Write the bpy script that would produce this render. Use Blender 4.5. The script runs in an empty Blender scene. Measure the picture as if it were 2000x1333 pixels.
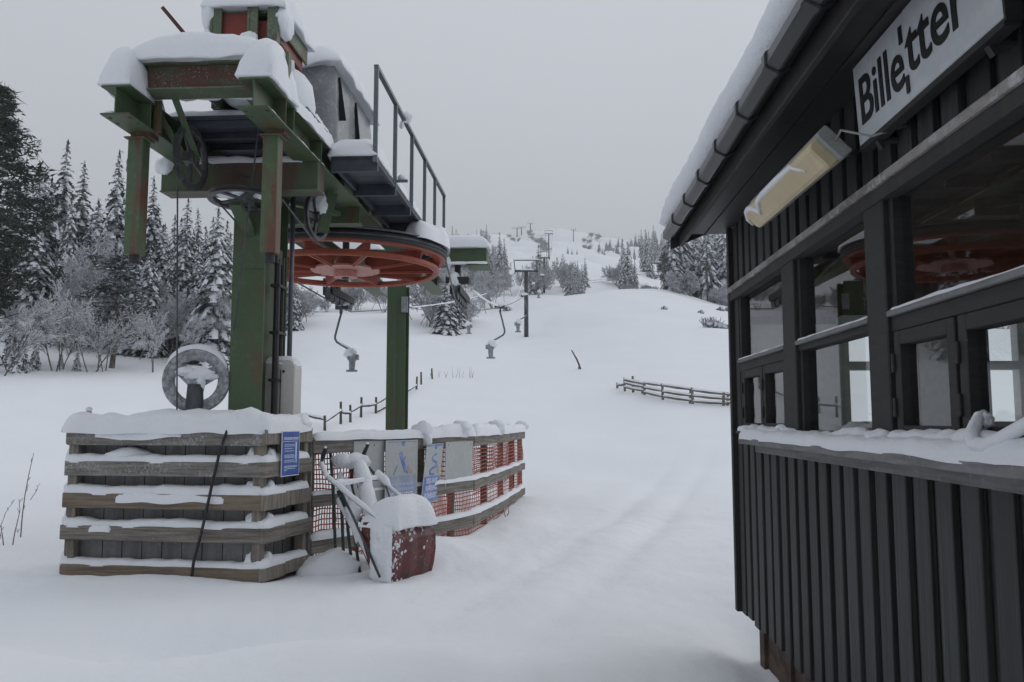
import bpy, bmesh, math, random
import numpy as np
from mathutils import Vector, Matrix, noise as mnoise
from math import radians, sin, cos, pi

# ------------------------------------------------------------------ camera, world, sun, exposure
S = bpy.context.scene
COL = S.collection
F, EYE = 1614.0, 1.5
PITCH = math.atan(154 / F)
cam = bpy.data.objects.new("camera", bpy.data.cameras.new("camera"))
COL.objects.link(cam)
cam.data.sensor_width = 36.0
cam.data.lens = F / 2000 * 36
cam.data.clip_end = 4000
cam.data.clip_start = 0.05
cam.location = (0, 0, EYE)
cam.rotation_euler = (pi / 2 + PITCH, 0, 0)
S.camera = cam

SUN_EL, SUN_AZ = radians(30), radians(48)
W = bpy.data.worlds.new("World")
S.world = W
W.use_nodes = True
nt = W.node_tree
nt.nodes.clear()
wo = nt.nodes.new("ShaderNodeOutputWorld")
bg = nt.nodes.new("ShaderNodeBackground")
sky = nt.nodes.new("ShaderNodeTexSky")
sky.sky_type = 'NISHITA'
sky.sun_disc = False
sky.sun_elevation = SUN_EL
sky.sun_rotation = SUN_AZ
hs = nt.nodes.new("ShaderNodeHueSaturation")
hs.inputs['Saturation'].default_value = 0.25
hs.inputs['Value'].default_value = 0.8
tc = nt.nodes.new("ShaderNodeTexCoord")
sx = nt.nodes.new("ShaderNodeSeparateXYZ")
rmp = nt.nodes.new("ShaderNodeValToRGB")
rmp.color_ramp.elements[0].position = 0.0
rmp.color_ramp.elements[0].color = (4.4, 4.63, 5.1, 1)
rmp.color_ramp.elements[1].position = 0.9
rmp.color_ramp.elements[1].color = (6.25, 6.55, 7.1, 1)
cl = nt.nodes.new("ShaderNodeTexNoise")
cl.inputs['Scale'].default_value = 1.6
cl.inputs['Detail'].default_value = 5
mixn = nt.nodes.new("ShaderNodeMix")
mixn.data_type = 'RGBA'
mixn.blend_type = 'MULTIPLY'
mixn.inputs[0].default_value = 0.12
mix = nt.nodes.new("ShaderNodeMix")
mix.data_type = 'RGBA'
mix.inputs[0].default_value = 0.9
lk = nt.links.new
lk(tc.outputs['Generated'], sx.inputs[0])
lk(sx.outputs['Z'], rmp.inputs[0])
lk(tc.outputs['Generated'], cl.inputs['Vector'])
lk(rmp.outputs[0], mixn.inputs[6])
lk(cl.outputs['Fac'], mixn.inputs[7])
lk(sky.outputs[0], hs.inputs['Color'])
lk(hs.outputs[0], mix.inputs[6])
lk(mixn.outputs[2], mix.inputs[7])
lk(mix.outputs[2], bg.inputs['Color'])
bg.inputs['Strength'].default_value = 0.13
lk(bg.outputs[0], wo.inputs[0])

sun = bpy.data.objects.new("sun", bpy.data.lights.new("sun", 'SUN'))
COL.objects.link(sun)
sun.data.energy = 0.8
sun.data.angle = radians(50)
sun.data.color = (1.0, 0.98, 0.95)
sd = Vector((sin(SUN_AZ) * cos(SUN_EL), cos(SUN_AZ) * cos(SUN_EL), sin(SUN_EL)))
sun.rotation_euler = (-sd).to_track_quat('-Z', 'Y').to_euler()

S.view_settings.view_transform = 'Standard'
S.view_settings.look = 'None'
S.view_settings.exposure = -0.05
S.view_settings.gamma = 1.0
S.render.engine = 'CYCLES'
S.cycles.max_bounces = 6
S.cycles.diffuse_bounces = 3
S.cycles.glossy_bounces = 4
S.cycles.transparent_max_bounces = 10
S.cycles.use_denoising = True

# ------------------------------------------------------------------ projection helpers (pixel of a 2000 px frame at a real depth -> point)
_c, _s = cos(PITCH), sin(PITCH)
def ray(px, py):
    u = (px - 1000) / F; v = (666.5 - py) / F
    return Vector((u, _c - v * _s, _s + v * _c))
def at(px, py, Y):
    d = ray(px, py); t = Y / d.y
    return Vector((d.x * t, Y, EYE + d.z * t))

# ------------------------------------------------------------------ terrain heights
TY = [0.3, 5, 9, 13, 18, 25, 34, 45, 60, 85, 110, 160, 240, 350, 480, 600, 900]
TC = [-900, 0, 300, 620, 850, 1000, 1150, 1280, 1440, 1800, 2900]
TZ = [
 [.1, .12, .3, .6, 1.2, 2.2, 3.6, 7.5, 10, 14, 19, 26, 34, 36, 36, 36, 36],
 [.0, .0, .05, .25, .8, 1.9, 3.3, 6.0, 9, 14, 19, 26, 36, 38, 38, 38, 38],
 [.0, .0, .0, .15, .6, 1.6, 3.1, 4.8, 7.8, 13.5, 19, 28, 40, 45, 46, 46, 46],
 [.0, .0, .0, .1, .4, 1.4, 2.9, 5.0, 8.4, 14, 19, 29, 45, 62, 80, 85, 80],
 [.0, .0, .0, .05, .2, 1.2, 2.8, 4.8, 7.6, 13.4, 18.5, 30, 48, 73, 105, 112, 100],
 [.0, .0, .0, .0, .15, 1.1, 2.75, 4.6, 7.0, 13.0, 19, 31, 50, 76, 111, 119, 105],
 [.0, .0, .0, .0, .15, 1.1, 2.7, 4.8, 8.2, 15.2, 17.8, 31, 49.5, 76, 108, 121, 110],
 [.0, .0, .0, .0, .2, 1.3, 3.2, 5.4, 9, 15.2, 17.5, 28, 46, 74, 107, 117, 110],
 [.0, .0, .0, .1, .4, 1.5, 3.2, 5.4, 8.6, 12.4, 15.5, 24, 40, 64, 90, 100, 95],
 [.05, .05, .05, .15, .5, 1.6, 3.2, 5.2, 8, 11, 14, 21, 34, 50, 60, 60, 60],
 [.1, .1, .1, .2, .6, 1.6, 3.0, 5.0, 7.5, 10, 13, 18, 28, 40, 45, 45, 45]]
_rows = np.linspace(math.log(0.3), math.log(900), 360)
_cols = np.linspace(-900, 2900, 191)
_t0 = np.array([np.interp(_rows, np.log(TY), r) for r in TZ])
_tab = np.array([[np.interp(c, TC, _t0[:, j]) for j in range(360)] for c in _cols])
for _ in range(14):
    p_ = np.pad(_tab, ((0, 0), (1, 1)), mode='edge')
    _tab = .25 * p_[:, :-2] + .5 * _tab + .25 * p_[:, 2:]
for _ in range(10):
    p_ = np.pad(_tab, ((1, 1), (0, 0)), mode='edge')
    _tab = .25 * p_[:-2] + .5 * _tab + .25 * p_[2:]

def sstep(a, b, x):
    t = min(1, max(0, (x - a) / (b - a))); return t * t * (3 - 2 * t)

def tz(x, y):
    r = math.hypot(x, y)
    th = math.atan2(x, y)
    tcl = max(-1.1, min(1.1, th))
    px = 1000 + F * math.tan(tcl)
    ye = max(0.31, r * cos(tcl))
    ci = min(1, max(0, (px + 900) / 3800)) * 190
    ri = (math.log(min(899, ye)) - _rows[0]) / (_rows[-1] - _rows[0]) * 359
    i, j = min(189, int(ci)), min(358, int(ri)); a, b = ci - i, ri - j
    z = (_tab[i, j] * (1 - a) + _tab[i + 1, j] * a) * (1 - b) + (_tab[i, j + 1] * (1 - a) + _tab[i + 1, j + 1] * a) * b
    z *= 1 - .75 * sstep(1.2, 2.4, abs(th))
    # drifts, hollows and old tracks
    n1 = mnoise.noise(Vector((x * .45, y * .45, 3.1)))
    n2 = mnoise.noise(Vector((x * 1.3, y * 1.3, 7.7)))
    z += n1 * .085 * min(1, .35 + r / 25) + n2 * .026 + mnoise.noise(Vector(((x - .33 * y) * 1.1 + 9, y * .5, 2.2))) * .05 * (r < 18) + (mnoise.noise(Vector((x * 5, y * 3, 1.1))) * .010 + mnoise.noise(Vector((x * 11, y * 11, 2.1))) * .005) * (r < 14)
    if r > 30:
        z += mnoise.noise(Vector((x * .06, y * .06, 1.3))) * min(2.2, (r - 30) * .012)
        if r > 170:
            k_ = min(1, (r - 170) / 200); q_ = abs(mnoise.noise(Vector((x * .022, y * .011, 4.3)))); z += k_ * (9 * q_ - 2.5 + 4 * abs(mnoise.noise(Vector((x * .07, y * .03, 8.1)))))
        z += mnoise.noise(Vector((x * .22, y * .22, 5.3))) * min(.9, (r - 30) * .006)
    if r < 30:
        # hollow in the foreground, broad trail beside the hut, drift under the hut corner
        z -= .26 * math.exp(-(((x + 2.5) / 1.0) ** 2 + ((y - 6.0) / .5) ** 2))
        z += .07 * math.exp(-(((x + 3.6) / .7) ** 2 + ((y - 5.5) / .35) ** 2))
        z += .12 * math.exp(-(((x + 1.0) / 1.2) ** 2 + ((y - 5.2) / .5) ** 2))
        dl = x + .3 - .33 * (y - 4.7); w_ = math.exp(-(dl / .2) ** 2) + .7 * math.exp(-((dl + .85) / .16) ** 2) - .5 * math.exp(-((dl + .42) / .2) ** 2)
        z -= .04 * w_ * sstep(4, 6, y) * sstep(24, 14, y)
        dx = x - (1.36 + .051 * y)
        z -= .12 * math.exp(-((dx) / .25) ** 2) * sstep(8, 5, y)
        z += .16 * math.exp(-(((x + .9) / .55) ** 2 + ((y - 9.4) / .7) ** 2))
        z += .10 * math.exp(-(((x - .1) / .5) ** 2 + ((y - 12.3) / 1.6) ** 2))
        z += .08 * math.exp(-(((x + 3.3) / 1.6) ** 2 + ((y - 7.6) / .3) ** 2))
    return z

def hit(px, py, y0=5.0):
    """where the view line through a pixel meets the ground"""
    d = ray(px, py); Y = y0
    while Y < 700:
        t = Y / d.y
        if EYE + d.z * t <= tz(d.x * t, Y): return Vector((d.x * t, Y, tz(d.x * t, Y)))
        Y *= 1.004
    return Vector((d.x * t, Y, tz(d.x * t, Y)))
def on_ground(px, Y):
    x = (px - 1000) / F * (Y * _c + (tz((px - 1000) / F * Y, Y) - EYE) * _s)
    return Vector((x, Y, tz(x, Y)))

# ------------------------------------------------------------------ materials
MATS = {}
def N(t, kind, **kw):
    n = t.nodes.new(kind)
    for k, v in kw.items():
        if k in n.inputs: n.inputs[k].default_value = v
        else: setattr(n, k, v)
    return n
def mat(name, base, rough=.6, metal=0.0, vary=None, vscale=(6, 6, 6), vlo=.42, vhi=.62, spots=None, sscale=30, slo=.6, shi=.68,
        bump=0, bscale=60, spec=.5, bvec=(1, 1, 1), fine=.12):
    """base paint, a second colour by stretched noise (wear, rust, grain), and spots (frost) by fine noise"""
    m = bpy.data.materials.new(name); m.use_nodes = True
    t = m.node_tree; b = t.nodes['Principled BSDF']
    b.inputs['Roughness'].default_value = rough; b.inputs['Metallic'].default_value = metal
    b.inputs['Specular IOR Level'].default_value = spec
    tcn = N(t, "ShaderNodeTexCoord")
    col = N(t, "ShaderNodeRGB"); col.outputs[0].default_value = (*base, 1); out = col.outputs[0]
    def layer(out, c2, scale, lo, hi, det=6, amt=1.0, patch=None):
        mp = N(t, "ShaderNodeMapping"); mp.inputs['Scale'].default_value = scale
        t.links.new(tcn.outputs['Object'], mp.inputs['Vector'])
        nz = N(t, "ShaderNodeTexNoise", Scale=1.0, Detail=det, Roughness=.62)
        t.links.new(mp.outputs[0], nz.inputs['Vector'])
        mr = N(t, "ShaderNodeMapRange"); mr.inputs[1].default_value = lo; mr.inputs[2].default_value = hi
        mr.inputs[4].default_value = amt
        t.links.new(nz.outputs['Fac'], mr.inputs[0])
        fac = mr.outputs[0]
        if patch:
            n2 = N(t, "ShaderNodeTexNoise", Scale=patch, Detail=4); t.links.new(tcn.outputs['Object'], n2.inputs['Vector'])
            r2 = N(t, "ShaderNodeMapRange"); r2.inputs[1].default_value = .40; r2.inputs[2].default_value = .62
            t.links.new(n2.outputs['Fac'], r2.inputs[0])
            mu = N(t, "ShaderNodeMath", operation='MULTIPLY'); t.links.new(fac, mu.inputs[0]); t.links.new(r2.outputs[0], mu.inputs[1]); fac = mu.outputs[0]
            nz.inputs['Roughness'].default_value = .78
        mx = N(t, "ShaderNodeMix", data_type='RGBA')
        t.links.new(fac, mx.inputs[0]); t.links.new(out, mx.inputs[6])
        mx.inputs[7].default_value = (*c2, 1)
        return mx.outputs[2]
    if fine: out = layer(out, tuple(x * .6 for x in base), (23, 23, 23), .35, .75, 8, fine * 4)
    if vary: out = layer(out, vary, vscale, vlo, vhi)
    if spots: out = layer(out, spots, (sscale,) * 3, slo - .05, shi, 9, 1.0, sscale / 9 if name not in ('needles', 'hazed_needles', 'rock') else None)
    t.links.new(out, b.inputs['Base Color'])
    if bump:
        mp = N(t, "ShaderNodeMapping"); mp.inputs['Scale'].default_value = bvec
        t.links.new(tcn.outputs['Object'], mp.inputs['Vector'])
        nz = N(t, "ShaderNodeTexNoise", Scale=bscale, Detail=10 if 'snow' in name else 6, Roughness=.7 if 'snow' in name else .5)
        t.links.new(mp.outputs[0], nz.inputs['Vector'])
        bp = N(t, "ShaderNodeBump", Strength=bump, Distance=.02)
        t.links.new(nz.outputs['Fac'], bp.inputs['Height']); t.links.new(bp.outputs[0], b.inputs['Normal'])
    MATS[name] = m
    return m
FROST = (.62, .65, .7)
mat('snow', (.86, .88, .915), .8, bump=.75, bscale=38, fine=0, spec=.2)
mat('ground_snow', (.86, .88, .91), .85, bump=.55, bscale=13, fine=0, spec=.15)
mat('green_paint', (.060, .098, .046), .55, vary=(.095, .052, .026), vscale=(5, 5, 1.6), vlo=.52, vhi=.68, spots=(.15, .17, .11), sscale=14, slo=.6, shi=.75)
mat('green_frosted', (.10, .135, .08), .6, vary=(.11, .055, .035), vscale=(4, 4, 3), vlo=.52, vhi=.66, spots=(.3, .35, .3), sscale=35, slo=.56, shi=.7)
mat('rusty_steel', (.10, .045, .03), .8, vary=(.06, .09, .05), vscale=(4, 4, 9), vlo=.5, vhi=.66, spots=FROST, sscale=55, slo=.6, shi=.72)
mat('rust_brown', (.09, .035, .022), .8)
mat('red_paint', (.30, .056, .024), .5, vary=(.2, .035, .02), vscale=(7, 7, 7), vlo=.5, vhi=.7)
mat('hub_plate', (.5, .22, .18), .6, spots=FROST, sscale=20, slo=.55, shi=.8)
mat('deep_red', (.13, .016, .015), .45, vary=(.075, .018, .018), vscale=(3, 3, 10), spots=FROST, sscale=22, slo=.62, shi=.68)
mat('winch_red', (.2, .03, .02), .55, vary=(.1, .03, .02), vscale=(6, 6, 3))
mat('black_rubber', (.02, .02, .022), .6)
mat('dark_steel', (.055, .062, .075), .5, metal=.3, vary=(.09, .095, .1), vscale=(9, 9, 3), spots=FROST, sscale=60, slo=.68, shi=.76)
mat('deck_steel', (.05, .06, .078), .6, vary=(.03, .035, .045), vscale=(8, 2, 8))
mat('rail_steel', (.13, .15, .17), .45, metal=.4, spots=FROST, sscale=40, slo=.66, shi=.74)
mat('sheave_grey', (.075, .078, .08), .55, metal=.3, vary=(.14, .145, .15), vscale=(12, 12, 12), vlo=.5, vhi=.7)
mat('galvanised', (.26, .275, .29), .55, metal=.3, vary=(.4, .42, .44), vscale=(16, 16, 16), vlo=.45, vhi=.7, bump=.2, bscale=80)
mat('frosted_iron', (.2, .21, .22), .75, vary=(.5, .52, .55), vscale=(18, 18, 18), vlo=.42, vhi=.7, spots=(.7, .72, .76), sscale=70, slo=.58, shi=.7, bump=.3)
mat('tarpaulin', (.27, .28, .29), .4, vary=(.22, .23, .24), vscale=(3, 3, 2), spots=(.62, .64, .67), sscale=13, slo=.56, shi=.68, bump=.25, bscale=12)
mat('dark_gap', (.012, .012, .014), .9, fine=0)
mat('cabinet_white', (.56, .55, .51), .5, vary=(.46, .45, .42), vscale=(4, 4, 1.5))
mat('cable_black', (.012, .012, .013), .5, spots=FROST, sscale=40, slo=.62, shi=.68)
WOODV = (2.2, 2.2, 38)
mat('weathered_wood', (.26, .235, .205), .85, vary=(.12, .105, .09), vscale=WOODV, vlo=.4, vhi=.62, spots=FROST, sscale=48, slo=.62, shi=.72, bump=.4, bscale=1, bvec=WOODV)
mat('brown_wood', (.24, .19, .14), .85, vary=(.13, .1, .075), vscale=WOODV, vlo=.4, vhi=.62, spots=FROST, sscale=55, slo=.66, shi=.75, bump=.4, bscale=1, bvec=WOODV)
mat('frosted_wood', (.25, .235, .215), .85, vary=(.13, .12, .105), vscale=WOODV, vlo=.4, vhi=.6, spots=(.5, .51, .54), sscale=40, slo=.54, shi=.66, bump=.4, bscale=1, bvec=WOODV)
mat('post_wood', (.27, .24, .2), .85, vary=(.13, .12, .1), vscale=(30, 30, 2), vlo=.4, vhi=.62)
mat('grey_panel', (.24, .235, .23), .85, vary=(.16, .155, .155), vscale=(9, 9, 1.2), vlo=.42, vhi=.6, spots=(.32, .33, .35), sscale=26, slo=.56, shi=.7, bump=.3, bscale=1, bvec=(25, 25, 2))
mat('fence_wood', (.12, .105, .09), .9, vary=(.06, .052, .045), vscale=(9, 9, 9), spots=FROST, sscale=24, slo=.62, shi=.72)
for q_, k_ in enumerate((1, .72, 1.3)): mat('hut_black' + ('', '_dark', '_pale')[q_], (.034 * k_, .038 * k_, .038 * k_), .62, vary=(.018 * k_, .019 * k_, .019 * k_), vscale=(26, 26, 1.3), vlo=.4, vhi=.65, bump=.35, bscale=1, bvec=(60, 60, 2))
mat('hut_dark', (.022, .022, .024), .7, vary=(.035, .03, .028), vscale=(20, 20, 2))
mat('hut_frame', (.022, .021, .021), .65, vary=(.016, .015, .015), vscale=(9, 9, 30), vlo=.4, vhi=.62, spots=(.14, .135, .13), sscale=46, slo=.66, shi=.72, bump=.3, bscale=1, bvec=(6, 6, 40))
mat('hut_sill', (.2, .2, .2), .7, vary=(.12, .115, .11), vscale=(3, 3, 30), vlo=.42, vhi=.62, spots=(.5, .5, .52), sscale=35, slo=.62, shi=.72)
mat('flashing', (.3, .28, .27), .6, vary=(.16, .14, .13), vscale=(4, 4, 12), vlo=.44, vhi=.6, spots=(.6, .6, .62), sscale=14, slo=.55, shi=.66)
mat('gutter_black', (.022, .024, .028), .3, spec=.35, spots=(.3, .32, .35), sscale=42, slo=.68, shi=.74)
mat('soffit', (.03, .03, .032), .55, vary=(.02, .02, .02), vscale=(2, 30, 2))
mat('plinth', (.12, .08, .055), .9, vary=(.05, .035, .03), vscale=(4, 4, 12))
mat('room_white', (.78, .78, .77), .8)
mat('room_brown', (.11, .06, .035), .7, vary=(.06, .035, .02), vscale=(12, 12, 1))
mat('room_floor', (.5, .47, .43), .8)
mat('sign_white', (.56, .58, .6), .5, vary=(.48, .5, .52), vscale=(3, 3, 3))
mat('sign_back', (.1, .1, .1), .6)
mat('letter_black', (.008, .008, .009), .5, fine=0)
mat('lamp_cream', (.62, .52, .32), .35, vary=(.52, .42, .25), vscale=(2, 2, 2))
mat('lamp_grey', (.3, .31, .3), .5)
mat('sign_blue', (.018, .075, .33), .45, vary=(.03, .1, .36), vscale=(5, 5, 5))
mat('faded_blue', (.12, .2, .52), .6, vary=(.3, .36, .55), vscale=(7, 7, 7), vlo=.45, vhi=.68)
mat('pale_blue', (.3, .36, .5), .6, vary=(.42, .45, .5), vscale=(7, 7, 7), vlo=.42, vhi=.68)
mat('dark_blue', (.05, .08, .25), .6, vary=(.2, .24, .36), vscale=(9, 9, 9), vlo=.5, vhi=.75)
mat('sign_pale', (.46, .48, .47), .6, vary=(.4, .42, .42), vscale=(4, 4, 4))
mat('faded_pink', (.55, .33, .34), .6)
mat('letter_white', (.66, .68, .72), .5, fine=0)
mat('letter_faint', (.4, .45, .6), .6, fine=0)
mat('orange_net', (.37, .058, .022), .6)
mat('orange_stake', (.5, .08, .03), .6)
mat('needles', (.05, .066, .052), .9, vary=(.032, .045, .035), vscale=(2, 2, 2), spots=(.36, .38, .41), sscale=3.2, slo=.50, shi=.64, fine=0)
mat('hazed_needles', (.09, .105, .095), .9, vary=(.06, .072, .066), vscale=(1, 1, 1), spots=(.5, .52, .55), sscale=1.6, slo=.46, shi=.6, fine=0)  # paler than near needles: frost, plus distance haze put into the colour
mat('pine_needles', (.034, .045, .035), .9, vary=(.05, .06, .048), vscale=(2, 2, 2), spots=(.3, .32, .34), sscale=2.5, slo=.6, shi=.72, fine=0)
mat('tree_snow', (.74, .76, .8), .85, fine=0)
mat('bark', (.10, .08, .066), .9, vary=(.24, .22, .21), vscale=(6, 6, 2), spots=FROST, sscale=7, slo=.58, shi=.66)
mat('frost_twig', (.52, .52, .54), .9, vary=(.26, .255, .26), vscale=(1.6, 1.6, 1.6), vlo=.45, vhi=.62, fine=0)
mat('frost_white', (.72, .74, .78), .9, fine=0)
mat('far_frost', (.46, .47, .5), .9, vary=(.26, .265, .28), vscale=(.8, .8, .8), vlo=.4, vhi=.62, fine=0)
mat('twig_brown', (.13, .09, .07), .9)
mat('rock', (.12, .11, .11), .9, spots=FROST, sscale=4, slo=.5, shi=.56)

g = bpy.data.materials.new('window_glass'); g.use_nodes = True
t = g.node_tree; t.nodes.clear()
o_ = N(t, "ShaderNodeOutputMaterial"); tr = N(t, "ShaderNodeBsdfTransparent"); gl = N(t, "ShaderNodeBsdfGlossy", Roughness=.015)
tr.inputs['Color'].default_value = (.93, .95, .94, 1)
fr = N(t, "ShaderNodeFresnel", IOR=1.85); geo = N(t, "ShaderNodeNewGeometry")
m1 = N(t, "ShaderNodeMath", operation='SUBTRACT'); m1.inputs[0].default_value = 1
m2 = N(t, "ShaderNodeMath", operation='MULTIPLY'); ms = N(t, "ShaderNodeMixShader")
t.links.new(geo.outputs['Backfacing'], m1.inputs[1]); t.links.new(fr.outputs[0], m2.inputs[0]); t.links.new(m1.outputs[0], m2.inputs[1])
t.links.new(m2.outputs[0], ms.inputs[0]); t.links.new(tr.outputs[0], ms.inputs[1]); t.links.new(gl.outputs[0], ms.inputs[2]); t.links.new(ms.outputs[0], o_.inputs[0])
MATS['window_glass'] = g

# ------------------------------------------------------------------ mesh builder and object helpers
ORIG = {}
def V(*a): return Vector(a)
SPLIT = {'snow', 'bracket', 'nail', 'post', 'sheave_arm', 'gear', 'plinth', 'wood_panelling', 'fold_shade', 'pipe', 'torn_mark', 'beam_plate', 'crossarm', 'strand', 'wire', 'tension_rope', 'pictogram', 'bracing'}
def islands(mb, gap=.02):
    par = list(range(len(mb.v)))
    def fd(i):
        while par[i] != i: par[i] = par[par[i]]; i = par[i]
        return i
    for f in mb.f:
        a = fd(f[0])
        for i in f[1:]: par[fd(i)] = a
    bb = {}
    for i, p in enumerate(mb.v):
        r = fd(i); b = bb.setdefault(r, [list(p), list(p)])
        for k in range(3): b[0][k] = min(b[0][k], p[k]); b[1][k] = max(b[1][k], p[k])
    ks = list(bb); g = {k: k for k in ks}
    def fg(k):
        while g[k] != k: k = g[k]
        return k
    if len(ks) > 40: return [mb]
    for i, a in enumerate(ks):
        for b in ks[i + 1:]:
            A, B = bb[a], bb[b]
            if all(A[0][k] - gap < B[1][k] and B[0][k] - gap < A[1][k] for k in range(3)): g[fg(b)] = fg(a)
    out = {}
    for f, m in zip(mb.f, mb.m):
        k = fg(fd(f[0])); q = out.setdefault(k, (MB(), {}))
        nf = []
        for i in f:
            if i not in q[1]: q[1][i] = len(q[0].v); q[0].v.append(mb.v[i])
            nf.append(q[1][i])
        q[0].f.append(tuple(nf)); q[0].m.append(m)
    return [q[0] for q in out.values()]
class MB:
    def __init__(s): s.v = []; s.f = []; s.m = []; s.k = 0
    def add(s, vs, fs):
        n = len(s.v); s.v.extend([tuple(p) for p in vs])
        for f in fs: s.f.append(tuple(i + n for i in f)); s.m.append(s.k)
        return s
    def box(s, c, X, Y, Z):
        c = Vector(c); X, Y, Z = Vector(X) / 2, Vector(Y) / 2, Vector(Z) / 2
        P = [c + a * X + b * Y + d * Z for d in (-1, 1) for b in (-1, 1) for a in (-1, 1)]
        return s.add(P, [(0, 2, 3, 1), (4, 5, 7, 6), (0, 1, 5, 4), (2, 6, 7, 3), (0, 4, 6, 2), (1, 3, 7, 5)])
    def bar(s, p, q, w, h, up=(0, 0, 1)):
        p, q = Vector(p), Vector(q); d = q - p; L = d.length; d.normalize(); up = Vector(up)
        if abs(d.dot(up)) > .98: up = Vector((0, 1, 0)) if abs(d.y) < .9 else Vector((1, 0, 0))
        sd_ = d.cross(up).normalized(); u = sd_.cross(d).normalized()
        return s.box((p + q) / 2, d * L, sd_ * w, u * h)
    def tube(s, pts, r, n=8, caps=True):
        pts = [Vector(p) for p in pts]; rs = r if isinstance(r, (list, tuple)) else [r] * len(pts)
        b0 = None; vs = []
        for i, p in enumerate(pts):
            d = (pts[min(i + 1, len(pts) - 1)] - pts[max(i - 1, 0)]).normalized()
            if b0 is None:
                b0 = d.cross(Vector((0, 0, 1)) if abs(d.z) < .9 else Vector((1, 0, 0))).normalized()
            else: b0 = (b0 - d * b0.dot(d)).normalized()
            c0 = d.cross(b0)
            for k in range(n):
                a = 2 * pi * k / n
                vs.append(p + (b0 * cos(a) + c0 * sin(a)) * rs[i])
        fs = [(i * n + k, i * n + (k + 1) % n, (i + 1) * n + (k + 1) % n, (i + 1) * n + k) for i in range(len(pts) - 1) for k in range(n)]
        if caps: fs += [tuple(range(n - 1, -1, -1)), tuple((len(pts) - 1) * n + k for k in range(n))]
        return s.add(vs, fs)
    def lathe(s, c, axis, prof, n=40, closed=True, a0=0, a1=2 * pi):
        c = Vector(c); ax = Vector(axis).normalized()
        e1 = ax.cross(Vector((0, 0, 1)) if abs(ax.z) < .9 else Vector((1, 0, 0))).normalized(); e2 = ax.cross(e1)
        P = len(prof); full = abs(a1 - a0 - 2 * pi) < 1e-6; vs = []; m = n if full else n + 1
        for i in range(m):
            a = a0 + (a1 - a0) * i / n
            e = e1 * cos(a) + e2 * sin(a)
            for (r, h) in prof: vs.append(c + e * r + ax * h)
        fs = []
        for i in range(n):
            j = (i + 1) % m
            for k in range(P if closed else P - 1):
                l = (k + 1) % P
                fs.append((i * P + k, j * P + k, j * P + l, i * P + l))
        return s.add(vs, fs)
    def beam(s, p, q, w, h, tf=.014, tw=.01, up=(0, 0, 1)):
        """I-section: two flanges and a web"""
        up = Vector(up); p, q = Vector(p), Vector(q)
        s.bar(p + up * (h / 2 - tf / 2), q + up * (h / 2 - tf / 2), w, tf, up)
        s.bar(p - up * (h / 2 - tf / 2), q - up * (h / 2 - tf / 2), w, tf, up)
        s.bar(p, q, tw, h - 2 * tf, up)
        return s
    def grid(s, rows):
        n = len(rows[0]); vs = [p for r in rows for p in r]
        return s.add(vs, [(i * n + k, i * n + k + 1, (i + 1) * n + k + 1, (i + 1) * n + k) for i in range(len(rows) - 1) for k in range(n - 1)])
    def build(s, name, mats, parent=None, smooth=False, bevel=0, origin=None, recalc=True):
        if name in SPLIT and parent is not None:
            ps = islands(s)
            if len(ps) > 1:
                for q in ps[1:]: MB._raw(q, name, mats, parent, smooth, bevel, origin, recalc)
                s = ps[0]
        return MB._raw(s, name, mats, parent, smooth, bevel, origin, recalc)
    def _raw(s, name, mats, parent, smooth, bevel, origin, recalc):
        me = bpy.data.meshes.new(name)
        o0 = Vector(origin) if origin is not None else (ORIG[parent.name] if parent else Vector((0, 0, 0)))
        me.from_pydata([tuple(Vector(p) - o0) for p in s.v], [], s.f)
        for m_ in ([mats] if isinstance(mats, str) else mats): me.materials.append(MATS[m_])
        me.polygons.foreach_set('material_index', s.m)
        if recalc:
            bm = bmesh.new(); bm.from_mesh(me); bmesh.ops.recalc_face_normals(bm, faces=bm.faces); bm.to_mesh(me); bm.free()
        if smooth: me.polygons.foreach_set('use_smooth', [True] * len(me.polygons))
        o = bpy.data.objects.new(name, me); COL.objects.link(o)
        if parent:
            o.parent = parent; o.location = o0 - ORIG[parent.name]
        else: o.location = o0
        ORIG[o.name] = o0
        if bevel:
            b = o.modifiers.new('bevel', 'BEVEL'); b.width = bevel; b.segments = 1; b.limit_method = 'ANGLE'
        me.update()
        return o

def tag(o, label, cat, group=None, kind=None):
    o['label'] = label; o['category'] = cat
    if group: o['group'] = group
    if kind: o['kind'] = kind
    return o
def thing(name, loc, label, cat, group=None):
    o = bpy.data.objects.new(name, None); COL.objects.link(o); o.location = loc; ORIG[o.name] = Vector(loc)
    o.empty_display_size = .2
    return tag(o, label, cat, group)

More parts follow.
